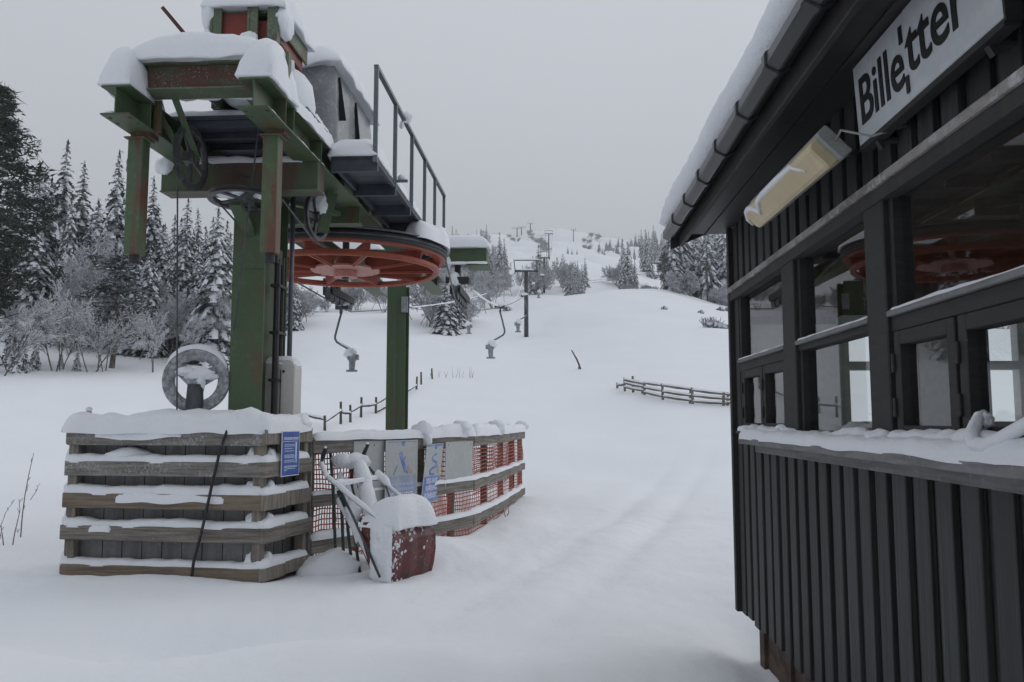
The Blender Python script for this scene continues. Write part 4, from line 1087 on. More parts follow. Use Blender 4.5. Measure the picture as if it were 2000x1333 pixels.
    for y, l in ((.30, .17), (.285, .17), (.262, .14), (.238, .17), (.20, .16), (.188, .17), (.176, .17), (.15, .16), (.135, .18), (.095, .2), (.085, .2), (.07, .19), (.055, .05)):
        x = .045
        while x < .045 + l:
            a = rr.uniform(.012, .035); w.box(Q(x + a / 2, y, .006), xd * a, up * .0055, rn * .001); x += a + .006
    for x, y0_, l in ((.235, .2, .12),): w.box(Q(.245, .24, .006), xd * .022, up * .16, rn * .001); w.box(Q(.25, .15, .006), xd * .012, up * .06, rn * .001)
    w.build('small_print', 'letter_white', sg)
    # black cable over the front
    q = FL.lerp(FR, .83) + fn * .075; q2 = FL.lerp(FR, .70) + fn * .11
    pts = [q + Z3 * 1.47 - fn * .14, q + Z3 * 1.43 - fn * .03, q + Z3 * 1.38, q + Z3 * 1.25 - fu * .05, q.lerp(q2, .45) + Z3 * .9, q.lerp(q2, .7) + Z3 * .55, q2 + Z3 * .2, q2 + Z3 * -.02 - fu * .02]
    w = MB(); w.tube(pts, .014, 8); w_ = w.build('hanging_cable', 'cable_black', None, smooth=True, origin=q2)
    tag(w_, 'black cable dangling down the front boards of the wooden crib', 'cable')
build_crib()

def build_cast_wheel():
    c = at(384, 744, 8.42)
    T = thing('cast_wheel', V(c.x, c.y, 1.35), 'grey frosted three-spoked iron wheel standing in the wooden crib', 'wheel')
    ax = V(.14, -1, .02).normalized(); R = .325; w = MB()
    w.lathe(c, ax, [(R, -.03), (R * 1.01, .0), (R, .05), (R * .93, .055), (R * .76, .042), (R * .66, .035), (R * .64, .0), (R * .68, -.03)], 56)
    w.build('rim', 'frosted_iron', T, smooth=True)
    e1 = ax.cross(Z3).normalized(); e2 = e1.cross(ax).normalized()
    if e2.z < 0: e2 = -e2
    w = MB()
    for a in (pi * .2, pi * .86, -pi / 2):
        e = e1 * cos(a) + e2 * sin(a); f = ax.cross(e)
        for (r0, r1, w0, w1) in ((.03, R * .78, .085, .055),):
            w.add([c + e * r0 + f * w0 + ax * .04, c + e * r1 + f * w1 + ax * .03, c + e * r1 - f * w1 + ax * .03, c + e * r0 - f * w0 + ax * .04, c + e * r0 + f * w0 - ax * .01, c + e * r1 + f * w1 - ax * .01, c + e * r1 - f * w1 - ax * .01, c + e * r0 - f * w0 - ax * .01],
                  [(0, 1, 2, 3), (7, 6, 5, 4), (0, 4, 5, 1), (1, 5, 6, 2), (2, 6, 7, 3), (3, 7, 4, 0)])
    w.build('spoke', 'frosted_iron', T, bevel=.012)
    w = MB(); w.lathe(c + ax * .03, ax, [(.085, -.04), (.08, .04), (.04, .055), (.005, .055), (.005, -.04)], 24); w.lathe(c + ax * .085 - e2 * .03, ax, [(.022, 0), (.022, .012), (.002, .012), (.002, 0)], 12)
    w.build('hub', 'frosted_iron', T, smooth=True)
    w = MB(); p = c + ax * .05; w.tube([p - Z3 * .04, p - Z3 * .2, p - Z3 * .7], [.075, .085, .1], 14); w.tube([c + ax * .03 - Z3 * .05, c + ax * .03 - Z3 * .26], [.06, .08], 10); w.build('pedestal', 'dark_steel', T, smooth=True)
    w = MB()
    pts = [c + ax * .01 + (e1 * cos(a) + e2 * sin(a)) * (R + .005) for a in np.linspace(.5, 2.75, 16)]; snow_strip(w, pts, .1, .05, seed=81, step=.03, lump=.3)
    for s_, z_, rx, rz in ((-.02, .06, .16, .07), (.1, .09, .1, .05), (-.13, .04, .1, .035), (-.05, -.02, .05, .07)): blob(w, c + e1 * s_ + ax * .05 + Z3 * z_, rx, .05, rz, seed=s_ * 50, amp=.3)
    pts = [c + ax * .02 + (e1 * cos(a) + e2 * sin(a)) * (R * .74) for a in np.linspace(3.6, 5.8, 12)]
    w.build('snow', 'snow', T, smooth=True)
build_cast_wheel()

def build_cabinet():
    a, b = at(513, 822, 8.75), at(573, 822, 8.75); W_ = b.x - a.x; cx = (a.x + b.x) / 2
    T = thing('control_cabinet', V(cx, 8.85, 0), 'tall cream control cabinet standing right of the near green lift column', 'cabinet')
    zt = at(540, 700, 8.75).z - .02; w = MB()
    def prof(w0, z1):
        pts = [(-w0, 0), (w0, 0), (w0, z1 - .08)] + [(w0 - .08 + .08 * cos(t), z1 - .08 + .08 * sin(t)) for t in np.linspace(.2, pi / 2, 5)] + [(-w0 + .08 - .08 * sin(t), z1 - .08 + .08 * cos(t)) for t in np.linspace(0, 1.4, 5)] + [(-w0, z1 - .08)]
        return pts
    P = prof(W_ / 2, zt); n = len(P)
    vs = [V(cx + x, y, z) for y in (8.75, 9.05) for x, z in P]
    w.add(vs, [tuple(range(n)), tuple(range(2 * n - 1, n - 1, -1))] + [(k, (k + 1) % n, n + (k + 1) % n, n + k) for k in range(n)])
    w.build('body', 'cabinet_white', T, bevel=.008)
    w = MB(); x = cx + W_ * .05; w.bar(V(x, 8.748, .3), V(x, 8.748, zt - .1), .008, .004, V(0, 1, 0)); w.box((x + .03, 8.745, zt - .12), (.022, 0, 0), (0, .01, 0), (0, 0, .025)); w.build('seam', 'dark_gap', T)
    w = MB(); snow_cap(w, V(cx, 8.9, zt - .015), (1, 0, 0), (0, 1, 0), W_ * .86, .26, .05, seed=83, droop=.04); w.build('snow', 'snow', T, smooth=True)
build_cabinet()

# ------------------------------------------------------------------ barrier fence with orange net and boards
FP = [V(-2.06, 8.55, 0), at(700, 900, 9.1), at(825, 900, 9.9), at(870, 900, 10.3), at(922, 900, 10.9), at(975, 900, 12.6), at(1004, 900, 14.2), at(1022, 900, 15.4)]
FP = [V(p.x, p.y, 0) for p in FP]
def fpath(t):
    k = min(len(FP) - 2, max(0, int(t))); return FP[k].lerp(FP[k + 1], t - k)
def fn_at(t):
    d = (fpath(min(6.99, t + .02)) - fpath(max(0, t - .02))).normalized(); return V(d.y, -d.x, 0)
def build_barrier():
    T = thing('net_fence', FP[0], 'low curved plank fence hung with orange plastic netting', 'fence')
    def off(t, d, z): p = fpath(t) + fn_at(t) * d; return V(p.x, p.y, z)
    for k, t in enumerate((.05, 1.0, 2.0, 3.35, 4.55, 5.3, 6.1, 6.95)):
        w = MB(); p = off(t, -.06, 0); d = .12 if k == 2 else .09; w.box(V(p.x, p.y, .58), V(d, 0, 0), V(0, d, 0), Z3 * 1.5); w.build('post', 'post_wood' if k % 2 else 'fence_wood', T, bevel=.005)
    segs = [(0, 1.98), (2.02, 3.98), (4.0, 5.6), (5.62, 7)]
    zs = [(1.16, 1.3), (.60, .74), (.14, .29)]
    for (z0, z1) in zs:
        for a, b in segs:
            w = MB(); n = 8; ts = [a + (b - a) * i / n for i in range(n + 1)]
            dz = .02 * nz(a * 3 + z0)
            rows = [[off(t, 0, z0 + dz), off(t, .035, z0 + dz), off(t, .035, z1 + dz), off(t, 0, z1 + dz)] for t in ts]
            for r_ in rows: r_.append(r_[0])
            w.grid(rows); m = len(w.v) - 5; w.f += [(0, 1, 2, 3), (m, m + 1, m + 2, m + 3)]; w.m += [0, 0]
            w.build('rail', 'weathered_wood', T, bevel=.004)
    w = MB()
    def net(t0, t1, z0, z1, dd):
        N_ = int((t1 - t0) * 17) ; M_ = int((z1 - z0) / .052)
        def pt(i, j):
            t = t0 + (t1 - t0) * i / N_; z = z0 + (z1 - z0) * j / M_
            return off(t, dd + .035 * nz(t * 2, z * 3, 3.), z + .035 * nz(t * 1.7, z * 2) - .02 * (1 - j / M_) * abs(nz(t * 4)))
        G = [[pt(i, j) for j in range(M_ + 1)] for i in range(N_ + 1)]
        for i in range(N_ + 1):
            for j in range(M_): w.bar(G[i][j], G[i][j + 1], .004, .011, fn_at(t0 + (t1 - t0) * i / N_).cross(Z3))
        for j in range(M_ + 1):
            for i in range(N_): w.bar(G[i][j], G[i + 1][j], .004, .013)
    net(.02, 6.98, .04, 1.2, -.015)
    w.build('netting', 'orange_net', T, recalc=False)
    w = MB(); net(4.3, 6.6, .5, 1.1, -.11); w.build('loose_netting', 'orange_net', T, recalc=False)
    w = MB()
    for i, (a, b, h) in enumerate(((0, 2.05, .085), (1.95, 4.0, .13), (4.0, 5.6, .13), (5.5, 7.0, .12))):
        snow_strip(w, [off(t, .0, 1.30) for t in np.linspace(a, b, 20)], .15, h, seed=90 + i, step=.05, lump=.4)
    for i, (z1, h) in enumerate(((.74, .034), (.29, .05))):
        snow_strip(w, [off(t, -.01, z1) for t in np.linspace(.0, 7, 50)], .12, h, seed=96 + i, step=.06, lump=.7)
    for t, r_ in ((2.05, .13), (3.6, .14), (4.9, .15), (6.9, .13)): blob(w, off(t, -.02, 1.38), r_, r_, r_ * .8, seed=t, amp=.3)
    blob(w, off(2.05, .05, 1.27), .06, .06, .09, seed=7, amp=.4)
    w.build('snow', 'snow', T, smooth=True)
    # boards hung on the fence
    def board(p0, p1, z0, z1, name, label, tilt=.0, frame=None, cat='board'):
        xd = (p1 - p0); ww = xd.length; xd.normalize(); n = V(xd.y, -xd.x, 0)
        up = (V(0, 0, 1) + xd * tilt[0] + n * tilt[1]).normalized() if tilt else Z3
        o = thing(name, V(p0.x, p0.y, z0), label, cat); hh = z1 - z0
        def Q(x, y, d=0): return V(p0.x, p0.y, z0) + xd * x + up * y + n * d
        w = MB(); w.box(Q(ww / 2, hh / 2), xd * ww, up * hh, n * .008); w.build('plate', 'sign_pale', o, bevel=.002)
        return o, Q, xd, up, n, ww, hh
    def px(a, y): return V(*at(a, 900, y).xy, 0)
    o, Q, xd, up, n, ww, hh = board(px(691, 8.98), px(751, 9.35), .56, 1.27, 'blank_board', 'blank pale board on the fence behind the leaning scoop handle', (.0, -.01))
    w = MB(); w.tube([Q(.3, .66, .003), Q(.3, .66, .008)], .008, 8); w.build('nail', 'dark_steel', o)
    o, Q, xd, up, n, ww, hh = board(px(752, 9.28), px(815, 9.72), .55, 1.27, 'warning_board', 'wide faded blue and white warning sign on the orange net fence', (.03, -.02), cat='sign')
    w = MB(); w.box(Q(ww / 2, .17, .005), xd * (ww * .9), up * .30, n * .002); w.build('text_panel', 'pale_blue', o)
    w = MB(); w.box(Q(ww / 2, hh - .02, .005), xd * (ww * .86), up * .006, n * .002)
    w.box(Q(ww * .53, hh - .04, .005), xd * .05, up * .05, n * .002); w.bar(Q(ww * .44, .58, .006), Q(ww * .62, .36, .006), .05, .002, n); w.bar(Q(ww * .5, .5, .006), Q(ww * .68, .34, .006), .022, .002, n)
    w.bar(Q(ww * .24, .33, .006), Q(ww * .36, .44, .006), .012, .002, n); w.bar(Q(ww * .5, .46, .0065), Q(ww * .6, .53, .0065), .012, .002, n)
    w.build('pictogram', 'faded_blue', o)
    w = MB(); w.bar(Q(ww * .68, .42, .006), Q(ww * .8, .34, .006), .035, .002, n); w.build('pictogram', 'faded_pink', o)
    text_mesh("FORBUDT", .105, Q(.045, .06, .0065), xd, up, 'lettering', 'letter_white', o, bold=.001, squeeze=ww / .62)
    w = MB(); rr = random.Random(3)
    for y in (.17, .225):
        x = .05
        while x < ww - .08: a = rr.uniform(.03, .06); w.box(Q(x + a / 2, y, .0065), xd * a, up * .03, n * .001); x += a + .012
    w.build('faint_text', 'letter_faint', o)
    o, Q, xd, up, n, ww, hh = board(px(822, 9.72), px(855, 10.14), .52, 1.22, 'warning_board', 'narrow tilted blue and white warning sign with a winding track symbol', (.12, .05), cat='sign')
    w = MB(); w.box(Q(ww / 2, .165, .005), xd * (ww * .92), up * .30, n * .002); w.build('text_panel', 'faded_blue', o)
    w = MB(); w.box(Q(ww / 2, hh - .018, .005), xd * (ww * .92), up * .02, n * .002); w.box(Q(ww * .55, hh - .04, .0055), xd * .05, up * .05, n * .002)
    cur = [(.62, .58), (.42, .55), (.4, .51), (.55, .49), (.7, .47), (.66, .43), (.45, .41), (.3, .38), (.34, .345), (.6, .335)]
    for (a, b), (c_, d) in zip(cur[:-1], cur[1:]): w.bar(Q(ww * a, b, .006), Q(ww * c_, d, .006), .028, .002, n)
    w.build('pictogram', 'faded_blue', o)
    w = MB(); w.bar(Q(ww * .72, .45, .0065), Q(ww * .85, .34, .0065), .03, .002, n); w.build('pictogram', 'faded_pink', o)
    for tx, y in (("SIKK-SAKK", .235), ("KJØRING", .15), ("FORBUDT", .06)):
        text_mesh(tx, .085, Q(ww / 2, y, .0065), xd, up, 'lettering', 'letter_white', o, bold=.0012, align='CENTER', squeeze=ww / (.60 if len(tx) > 7 else .52))
    o, Q, xd, up, n, ww, hh = board(px(869, 10.24), px(922, 10.86), .62, 1.23, 'blank_board', 'blank pale board hung beside the narrow blue warning sign', (-.03, .03))
    w = MB()
    for x, y in ((.06, .57), (ww - .06, .57), (ww * .5, .03)): w.tube([Q(x, y, .003), Q(x, y, .007)], .007, 8)
    w.build('nail', 'dark_steel', o)
build_barrier()

# ------------------------------------------------------------------ snow scoop, frames and board leaning on the fence
def build_scoop():
    A, B = at(757, 1128, 7.82), at(842, 1104, 8.42)
    A.z, B.z = tz(A.x, A.y) - .03, tz(B.x, B.y) - .03
    T = thing('snow_scoop', A, 'red push scoop with tubular handle leaning on fence, heaped with snow', 'snow scoop')
    e = V(B.x - A.x, B.y - A.y, 0); ww = e.length; e.normalize(); n = V(e.y, -e.x, 0)    # n: outer side, towards the camera's right
    prof = [(.0, .0), (.035, .12), (.055, .26), (.05, .4), (.0, .52), (-.12, .58), (-.3, .56)]  # (out, up) along the bent sheet
    def Pp(x, o_, z): return V(A.x, A.y, A.z) + e * x + n * o_ + Z3 * z
    w = MB(); th = .012
    xs = np.linspace(0, ww, 13)
    def rib(x): return .006 * sin(x / ww * 3 * 2 * pi)
    outer = [[Pp(x, o_ + rib(x) * (1 if i < 5 else 0), z) for x in xs] for i, (o_, z) in enumerate(prof)]
    inner = [[p - n * th for p in r_] for r_ in outer]
    w.grid(outer); w.grid(inner)
    for x in (0, ww):
        pl = [Pp(x, o_, z) for o_, z in prof] + [Pp(x, -.33, .45), Pp(x, -.16, .0)]
        q = e * (.008 if x == 0 else -.008); k = len(pl)
        w.add(pl + [p + q for p in pl], [tuple(range(k)), tuple(range(2 * k - 1, k - 1, -1))] + [(i, (i + 1) % k, k + (i + 1) % k, k + i) for i in range(k)])
    w.build('bucket', 'deep_red', T)
    # handle: two bent tubes with a cross tube and grips
    h0, h1 = Pp(.02, -.05, .55), Pp(ww - .05, -.1, .58)
    g0, g1 = at(640, 935, 8.25), at(735, 930, 8.75); k0, k1 = at(627, 905, 8.45), at(707, 897, 8.9); t0, t1 = at(636, 876, 8.38), at(718, 868, 8.85)
    w = MB()
    w.tube([Pp(.02, -.2, .02), h0, h0.lerp(g0, .5), g0, k0, t0], .016, 8); w.tube([Pp(ww - .05, -.2, .1), h1, h1.lerp(g1, .5), g1, k1, t1], .016, 8)
    c0, c1 = h0.lerp(g0, .86), h1.lerp(g1, .92); w.tube([c0, c1], .014, 8); w.tube([at(742, 1128, 7.75), at(690, 1010, 8.05), h0.lerp(g0, .8)], .012, 8)
    w.tube([h0.lerp(g0, .1), at(766, 985, 8.3), h1.lerp(g1, .8)], .011, 8)
    hd = w.build('handle', 'dark_steel', T, smooth=True)
    w = MB(); w.tube([k0.lerp(t0, .35), t0], .022, 10); w.tube([k1.lerp(t1, .3), t1], .022, 10); w.build('grip', 'black_rubber', hd)
    w = MB()
    def along(p, q, wd, h, sd_): snow_strip(w, [p + V(0, 0, .006), q + V(0, 0, .006)], wd, h, seed=sd_, step=.03, droop=.012, lump=.5)
    along(h0, g0, .045, .032, 1); along(g0, k0, .05, .03, 2); along(h1, h1.lerp(g1, .75), .035, .025, 3); along(h1.lerp(g1, .7), g1, .08, .06, 4); along(c0, c1, .05, .04, 5)
    along(k0, t0, .04, .03, 6); along(k1.lerp(t1, .5), t1, .05, .04, 7)
    w.build('snow', 'snow', hd, smooth=True)
    w = MB(); snow_cap(w, Pp(ww / 2, -.13, .53), e, n, ww - .02, .42, .25, seed=101, droop=.03, pw=3.4, lump=.16, step=.03, over=.005)
    # snow stuck to the near side plate and the upper bend
    rows = []
    for i in range(31):
        r_ = []
        for j in range(21):
            o_ = -.21 + .26 * j / 20; z = .02 + .52 * i / 30; ed = min(i, 30 - i, j, 20 - j)
            r_.append(Pp(-.004 - (.028 * min(1, ed / 3) * (1 + .6 * nz(i * .3, j * .3, 4.) + .45 * nz(i * .9, j * .9, 7.))), o_ * (1 - .1 * (i < 3)) + .012 * nz(i * .5, j * .2), z))
        rows.append(r_)
    w.grid(rows)
    rr = random.Random(9)
    for k in range(170):
        x = abs(rr.gauss(0, .085)); z = rr.uniform(.02, .5)
        if rr.random() < .4: x = rr.uniform(0, ww); z = .52 - abs(rr.gauss(0, .07))
        i_ = max(j for j in range(5) if prof[j][1] <= z); f_ = (z - prof[i_][1]) / (prof[i_ + 1][1] - prof[i_][1])
        o_ = prof[i_][0] + (prof[i_ + 1][0] - prof[i_][0]) * f_
        k_ = rr.uniform(.15, .8) ** 1.8; blob(w, Pp(x, o_ + rib(x) - .004, z), .026 * k_, .026 * k_, .03 * k_, seed=k, amp=.9, n=5, freq=3)
    w.build('snow', 'snow', T, smooth=True)
build_scoop()

def build_leaning():
    a = at(665, 1095, 8.3)
    T = thing('tube_frame', V(a.x, a.y, 0), 'folded dark green tube frame leaning on the fence behind the scoop', 'frame')
    w = MB()
    for (x0, y0, d0), (x1, y1, d1) in (((650, 935, 8.75), (657, 1095, 8.4)), ((664, 925, 8.75), (672, 1080, 8.4)), ((668, 930, 8.7), (690, 1105, 8.3)), ((676, 935, 8.7), (703, 1098, 8.25)), ((660, 960, 8.6), (744, 1130, 8.0)), ((684, 940, 8.7), (722, 1060, 8.2)), ((645, 880, 8.8), (655, 1000, 8.6))):
        w.tube([at(x0, y0, d0), at(x1, y1, d1) - V(0, 0, .1)], .016, 8)
    w.tube([at(645, 892, 8.8), at(700, 905, 8.8)], .014, 8); w.tube([at(660, 985, 8.55), at(700, 985, 8.5)], .012, 8)
    w.build('tubes', 'dark_green' if 'dark_green' in MATS else 'dark_steel', T, smooth=True)
    w = MB()
    for i, ((x0, y0, d0), (x1, y1, d1)) in enumerate((((664, 925, 8.72), (700, 1060, 8.25)), ((676, 935, 8.68), (690, 985, 8.5)), ((660, 975, 8.58), (742, 1125, 7.98)))):
        snow_strip(w, [at(x0, y0, d0), at(x1, y1, d1)], .05, .035, seed=110 + i, step=.03, lump=.8)
    blob(w, at(664, 900, 8.75), .1, .06, .07, seed=1, amp=.4); blob(w, at(690, 1000, 8.4), .08, .06, .12, seed=3, amp=.5)
    q_ = at(655, 1085, 8.45); blob(w, V(q_.x, q_.y, -.03), .42, .34, .22, seed=4, amp=.25)
    w.build('snow', 'snow', T, smooth=True)
    p, q = at(700, 905, 8.78), at(728, 1025, 8.35)
    T2_ = thing('leaning_plank', V(q.x, q.y, 0), 'dark brown plank buried in thick snow, leaning behind the scoop', 'plank')
    w = MB(); d = (q - p); w.bar(p, q + d * .4, .13, .03, V(.5, -1, .3)); w.build('plank', 'rust_brown', T2_)
    w = MB(); nrm = V(.35, -1, .5).normalized()
    w.tube([p.lerp(q, t) + nrm * (.045 + .012 * nz(t * 9)) + V(.012 * nz(t * 11, 3), 0, .02) for t in np.linspace(0, 1.12, 24)], [.03 + (.05 + .014 * nz(i * .5) + .008 * nz(i * 1.7)) * min(1, i / 3, (23 - i) / 3) for i in range(24)], 12)
    blob(w, p + V(-.03, -.02, .02), .16, .1, .08, seed=6, amp=.3); blob(w, at(672, 900, 8.7), .09, .07, .07, seed=8, amp=.3)
    w.build('snow', 'snow', T2_, smooth=True)
mat('dark_green', (.03, .05, .045), .5, spots=FROST, sscale=30, slo=.6, shi=.7)
build_leaning()

# ------------------------------------------------------------------ slope fences, stakes, weeds, poles
def rail_fence(posts, rails, name, label, rad, mt):
    T = thing(name, hit(*posts[0][:2]), label, 'fence')
    tops = []
    for x, yb, yt in posts:
        b = hit(x, yb); t_ = at(x + random.Random(x).uniform(-2, 2), yt, b.y); tops.append((b, t_))
        w = MB(); w.tube([b - Z3 * .3, t_], [rad, rad * .8], 7); w.build('post', mt, T)
    for i0, i1, fs in rails:
        for f in fs:
            w = MB(); p, q = tops[i0][0].lerp(tops[i0][1], f), tops[i1][0].lerp(tops[i1][1], f)
            w.tube([p, p.lerp(q, .5) - Z3 * .02, q], rad * .75, 6); w.build('rail', mt, T)
            w = MB(); snow_strip(w, [p + Z3 * rad * .6, q + Z3 * rad * .6], rad * 1.5, rad * .9, seed=p.x, step=.15); w.build('snow', 'snow', T, smooth=True)
P1 = [(598, 824, 807), (635, 842, 812), (666, 829, 785), (685, 826, 791), (705, 816, 776), (734, 809, 776), (757, 797, 762), (813, 761, 736), (823, 752, 727), (845, 741, 720)]
rail_fence(P1, [(0, 1, (.75,)), (1, 2, (.6,)), (2, 3, (.52,)), (3, 4, (.6,)), (4, 5, (.55,)), (5, 6, (.6, .1)), (6, 7, (.3,))], 'rail_fence', 'leaning thin post and rail fence climbing the snow behind the rear column', .045, 'fence_wood')
P2 = [(1206, 759, 748), (1221, 765, 738), (1237, 767, 735), (1255, 770, 746), (1259, 772, 746), (1295, 781, 750), (1347, 789, 757), (1353, 790, 758), (1412, 793, 767), (1420, 793, 767), (1470, 797, 772), (1530, 800, 776)]
rail_fence(P2, [(0, 1, (.5,)), (1, 4, (.3, .6, .85)), (4, 5, (.2, .55, .9)), (5, 7, (.2, .5, .9)), (7, 9, (.15, .5, .85)), (9, 10, (.2, .5, .85)), (10, 11, (.2, .5, .85))], 'rail_fence', 'low three-rail wooden fence on the snow left of the ticket hut', .055, 'weathered_wood')
def stick(px0, y0, px1, y1, rad, mt, name, label, cat, group=None):
    b = hit(px0, y0); t_ = at(px1, y1, b.y); w = MB(); w.tube([b - Z3 * .2, b, b.lerp(t_, .5) + V(rad, 0, 0), t_], [rad, rad, rad * .9, rad * .6], 7)
    return w, b
w, b = stick(1134, 722, 1116, 684, .045, 'fence_wood', '', '', '')
w.tube([hit(1129, 721) - Z3 * .1, at(1132, 712, b.y)], .03, 6)
tag(w.build('leaning_stake', 'fence_wood', None, origin=b), 'lone dark stake leaning left on the open white slope', 'stake')
T = thing('marker_stake', V(*at(173, 830, 10.5).xy, 0), 'orange marker stake capped with snow behind the wooden crib', 'stake')
b = at(176, 835, 10.5); w = MB(); w.tube([b - Z3 * .9 + V(.1, 0, 0), at(174, 803, 10.5)], .03, 8); w.build('stake', 'orange_stake', T)
w = MB(); blob(w, at(174, 800, 10.5), .04, .04, .035, seed=2); w.build('snow', 'snow', T, smooth=True)
wd = random.Random(11)
def weed(px, yb, xt, yt, rad, label, buds=True):
    b = hit(px, yb); t_ = at(xt, yt, b.y); w = MB()
    pts = [b - Z3 * .1] + [b.lerp(t_, f) + V(.03 * sin(f * 3 + px), 0, 0) for f in (0, .25, .5, .75)] + [t_]
    w.tube(pts, [rad, rad, rad * .9, rad * .75, rad * .6, rad * .4], 6)
    for i in range(5):
        p = b.lerp(t_, wd.uniform(.2, .95)) + V(.02 * sin(2 + px), 0, 0); w.tube([p, p + V(wd.uniform(-.03, .03), .01, .04)], rad * .5, 4)
    tag(w.build('dry_stem', 'twig_brown', None, origin=b), label, 'plant', 'dry stems in the snow left of the crib')
weed(41, 1050, 66, 885, .007, 'tallest dry stem poking from the snow left of the crib')
weed(30, 1065, 37, 975, .006, 'short straight dry stem just left of the tallest stem')
weed(2, 1066, 8, 1012, .006, 'short dry stem at the very left edge of the snow')
weed(62, 977, 72, 948, .005, 'tiny slanting twig behind the tallest stem left of the crib')
weed(10, 1012, 28, 978, .004, 'thin slanting twig left of the short straight stem')
def twig_clump(px, yb, h, n, label, spread=.3):
    b = hit(px, yb); w = MB(); r_ = random.Random(px); w.tube([b + V(-spread, 0, -.07), b + V(spread, 0, -.07)], .01, 5)
    for i in range(n):
        q = b + V(r_.uniform(-spread, spread), r_.uniform(-.2, .2), -.05); t_ = q + V(r_.uniform(-.3, .3) * h, 0, h * r_.uniform(.6, 1)); w.tube([q, q.lerp(t_, .5) + V(r_.uniform(-.05, .05), 0, 0), t_], [.008, .006, .003], 5)
    tag(w.build('twig_clump', 'twig_brown', None, origin=b), label, 'plant')
twig_clump(872, 848, .35, 2, 'pair of thin twigs rising behind the net fence', .12)
twig_clump(880, 738, .5, 16, 'faint tuft of dry grass beside the top of the left rail fence', 1.0)
twig_clump(960, 1012, .3, 5, 'dry grass stems at the foot of the net fence', .3)
b = hit(1393, 640); w = MB(); blob(w, b + V(0, 0, .1), .7, .4, .3, seed=4, amp=.5); blob(w, b + V(.75, .2, .05), .35, .3, .2, seed=5, amp=.5)
r_ = random.Random(5)
for i in range(60): q = b + V(r_.uniform(-.7, .5), r_.uniform(-.4, .1), .1); w.tube([q, q + V(r_.uniform(-.3, .3), 0, r_.uniform(.2, .6))], .02, 4)
tag(w.build('boulder', 'rock', None, origin=b, smooth=False), 'dark boulder with brush sticking from the slope above the right fence', 'boulder')
for i, (x, y, s_) in enumerate(((1407, 607, .35), (1420, 608, .35), (1369, 612, .25), (1297, 604, .25), (991, 607, .5))):
    b = hit(x, y); w = MB(); blob(w, b, s_, s_, s_ * .8, seed=i, amp=.5)
    tag(w.build('rock', 'rock', None, origin=b), 'small dark stone poking through the snow of the upper slope', 'stone', 'stones poking through the slope snow')
b = on_ground(1382, 88); T = thing('utility_pole', b, 'thin wooden A-frame power pole in front of the right-hand wood', 'pole')
w = MB(); w.tube([b - Z3, b + Z3 * 4.6], [.09, .07], 8); w.build('post', 'fence_wood', T); w = MB(); w.tube([b + V(.9, 0, -1), b + V(.1, 0, 4.2)], .07, 8); w.build('strut', 'fence_wood', T)
w = MB(); w.bar(b + V(-.9, 0, 4.4), b + V(.9, 0, 4.4), .1, .1); w.build('crossarm', 'fence_wood', T)
w = MB()
for x in (-.8, .8): w.tube(sag(b + V(-16, 10, 3.4 + x * .3), b + V(x, 0, 4.5), .4, 10), .022, 4); w.tube(sag(b + V(x, 0, 4.5), b + V(16, -4, 3.6), .4, 10), .022, 4)
w.build('wire', 'frost_twig', T)

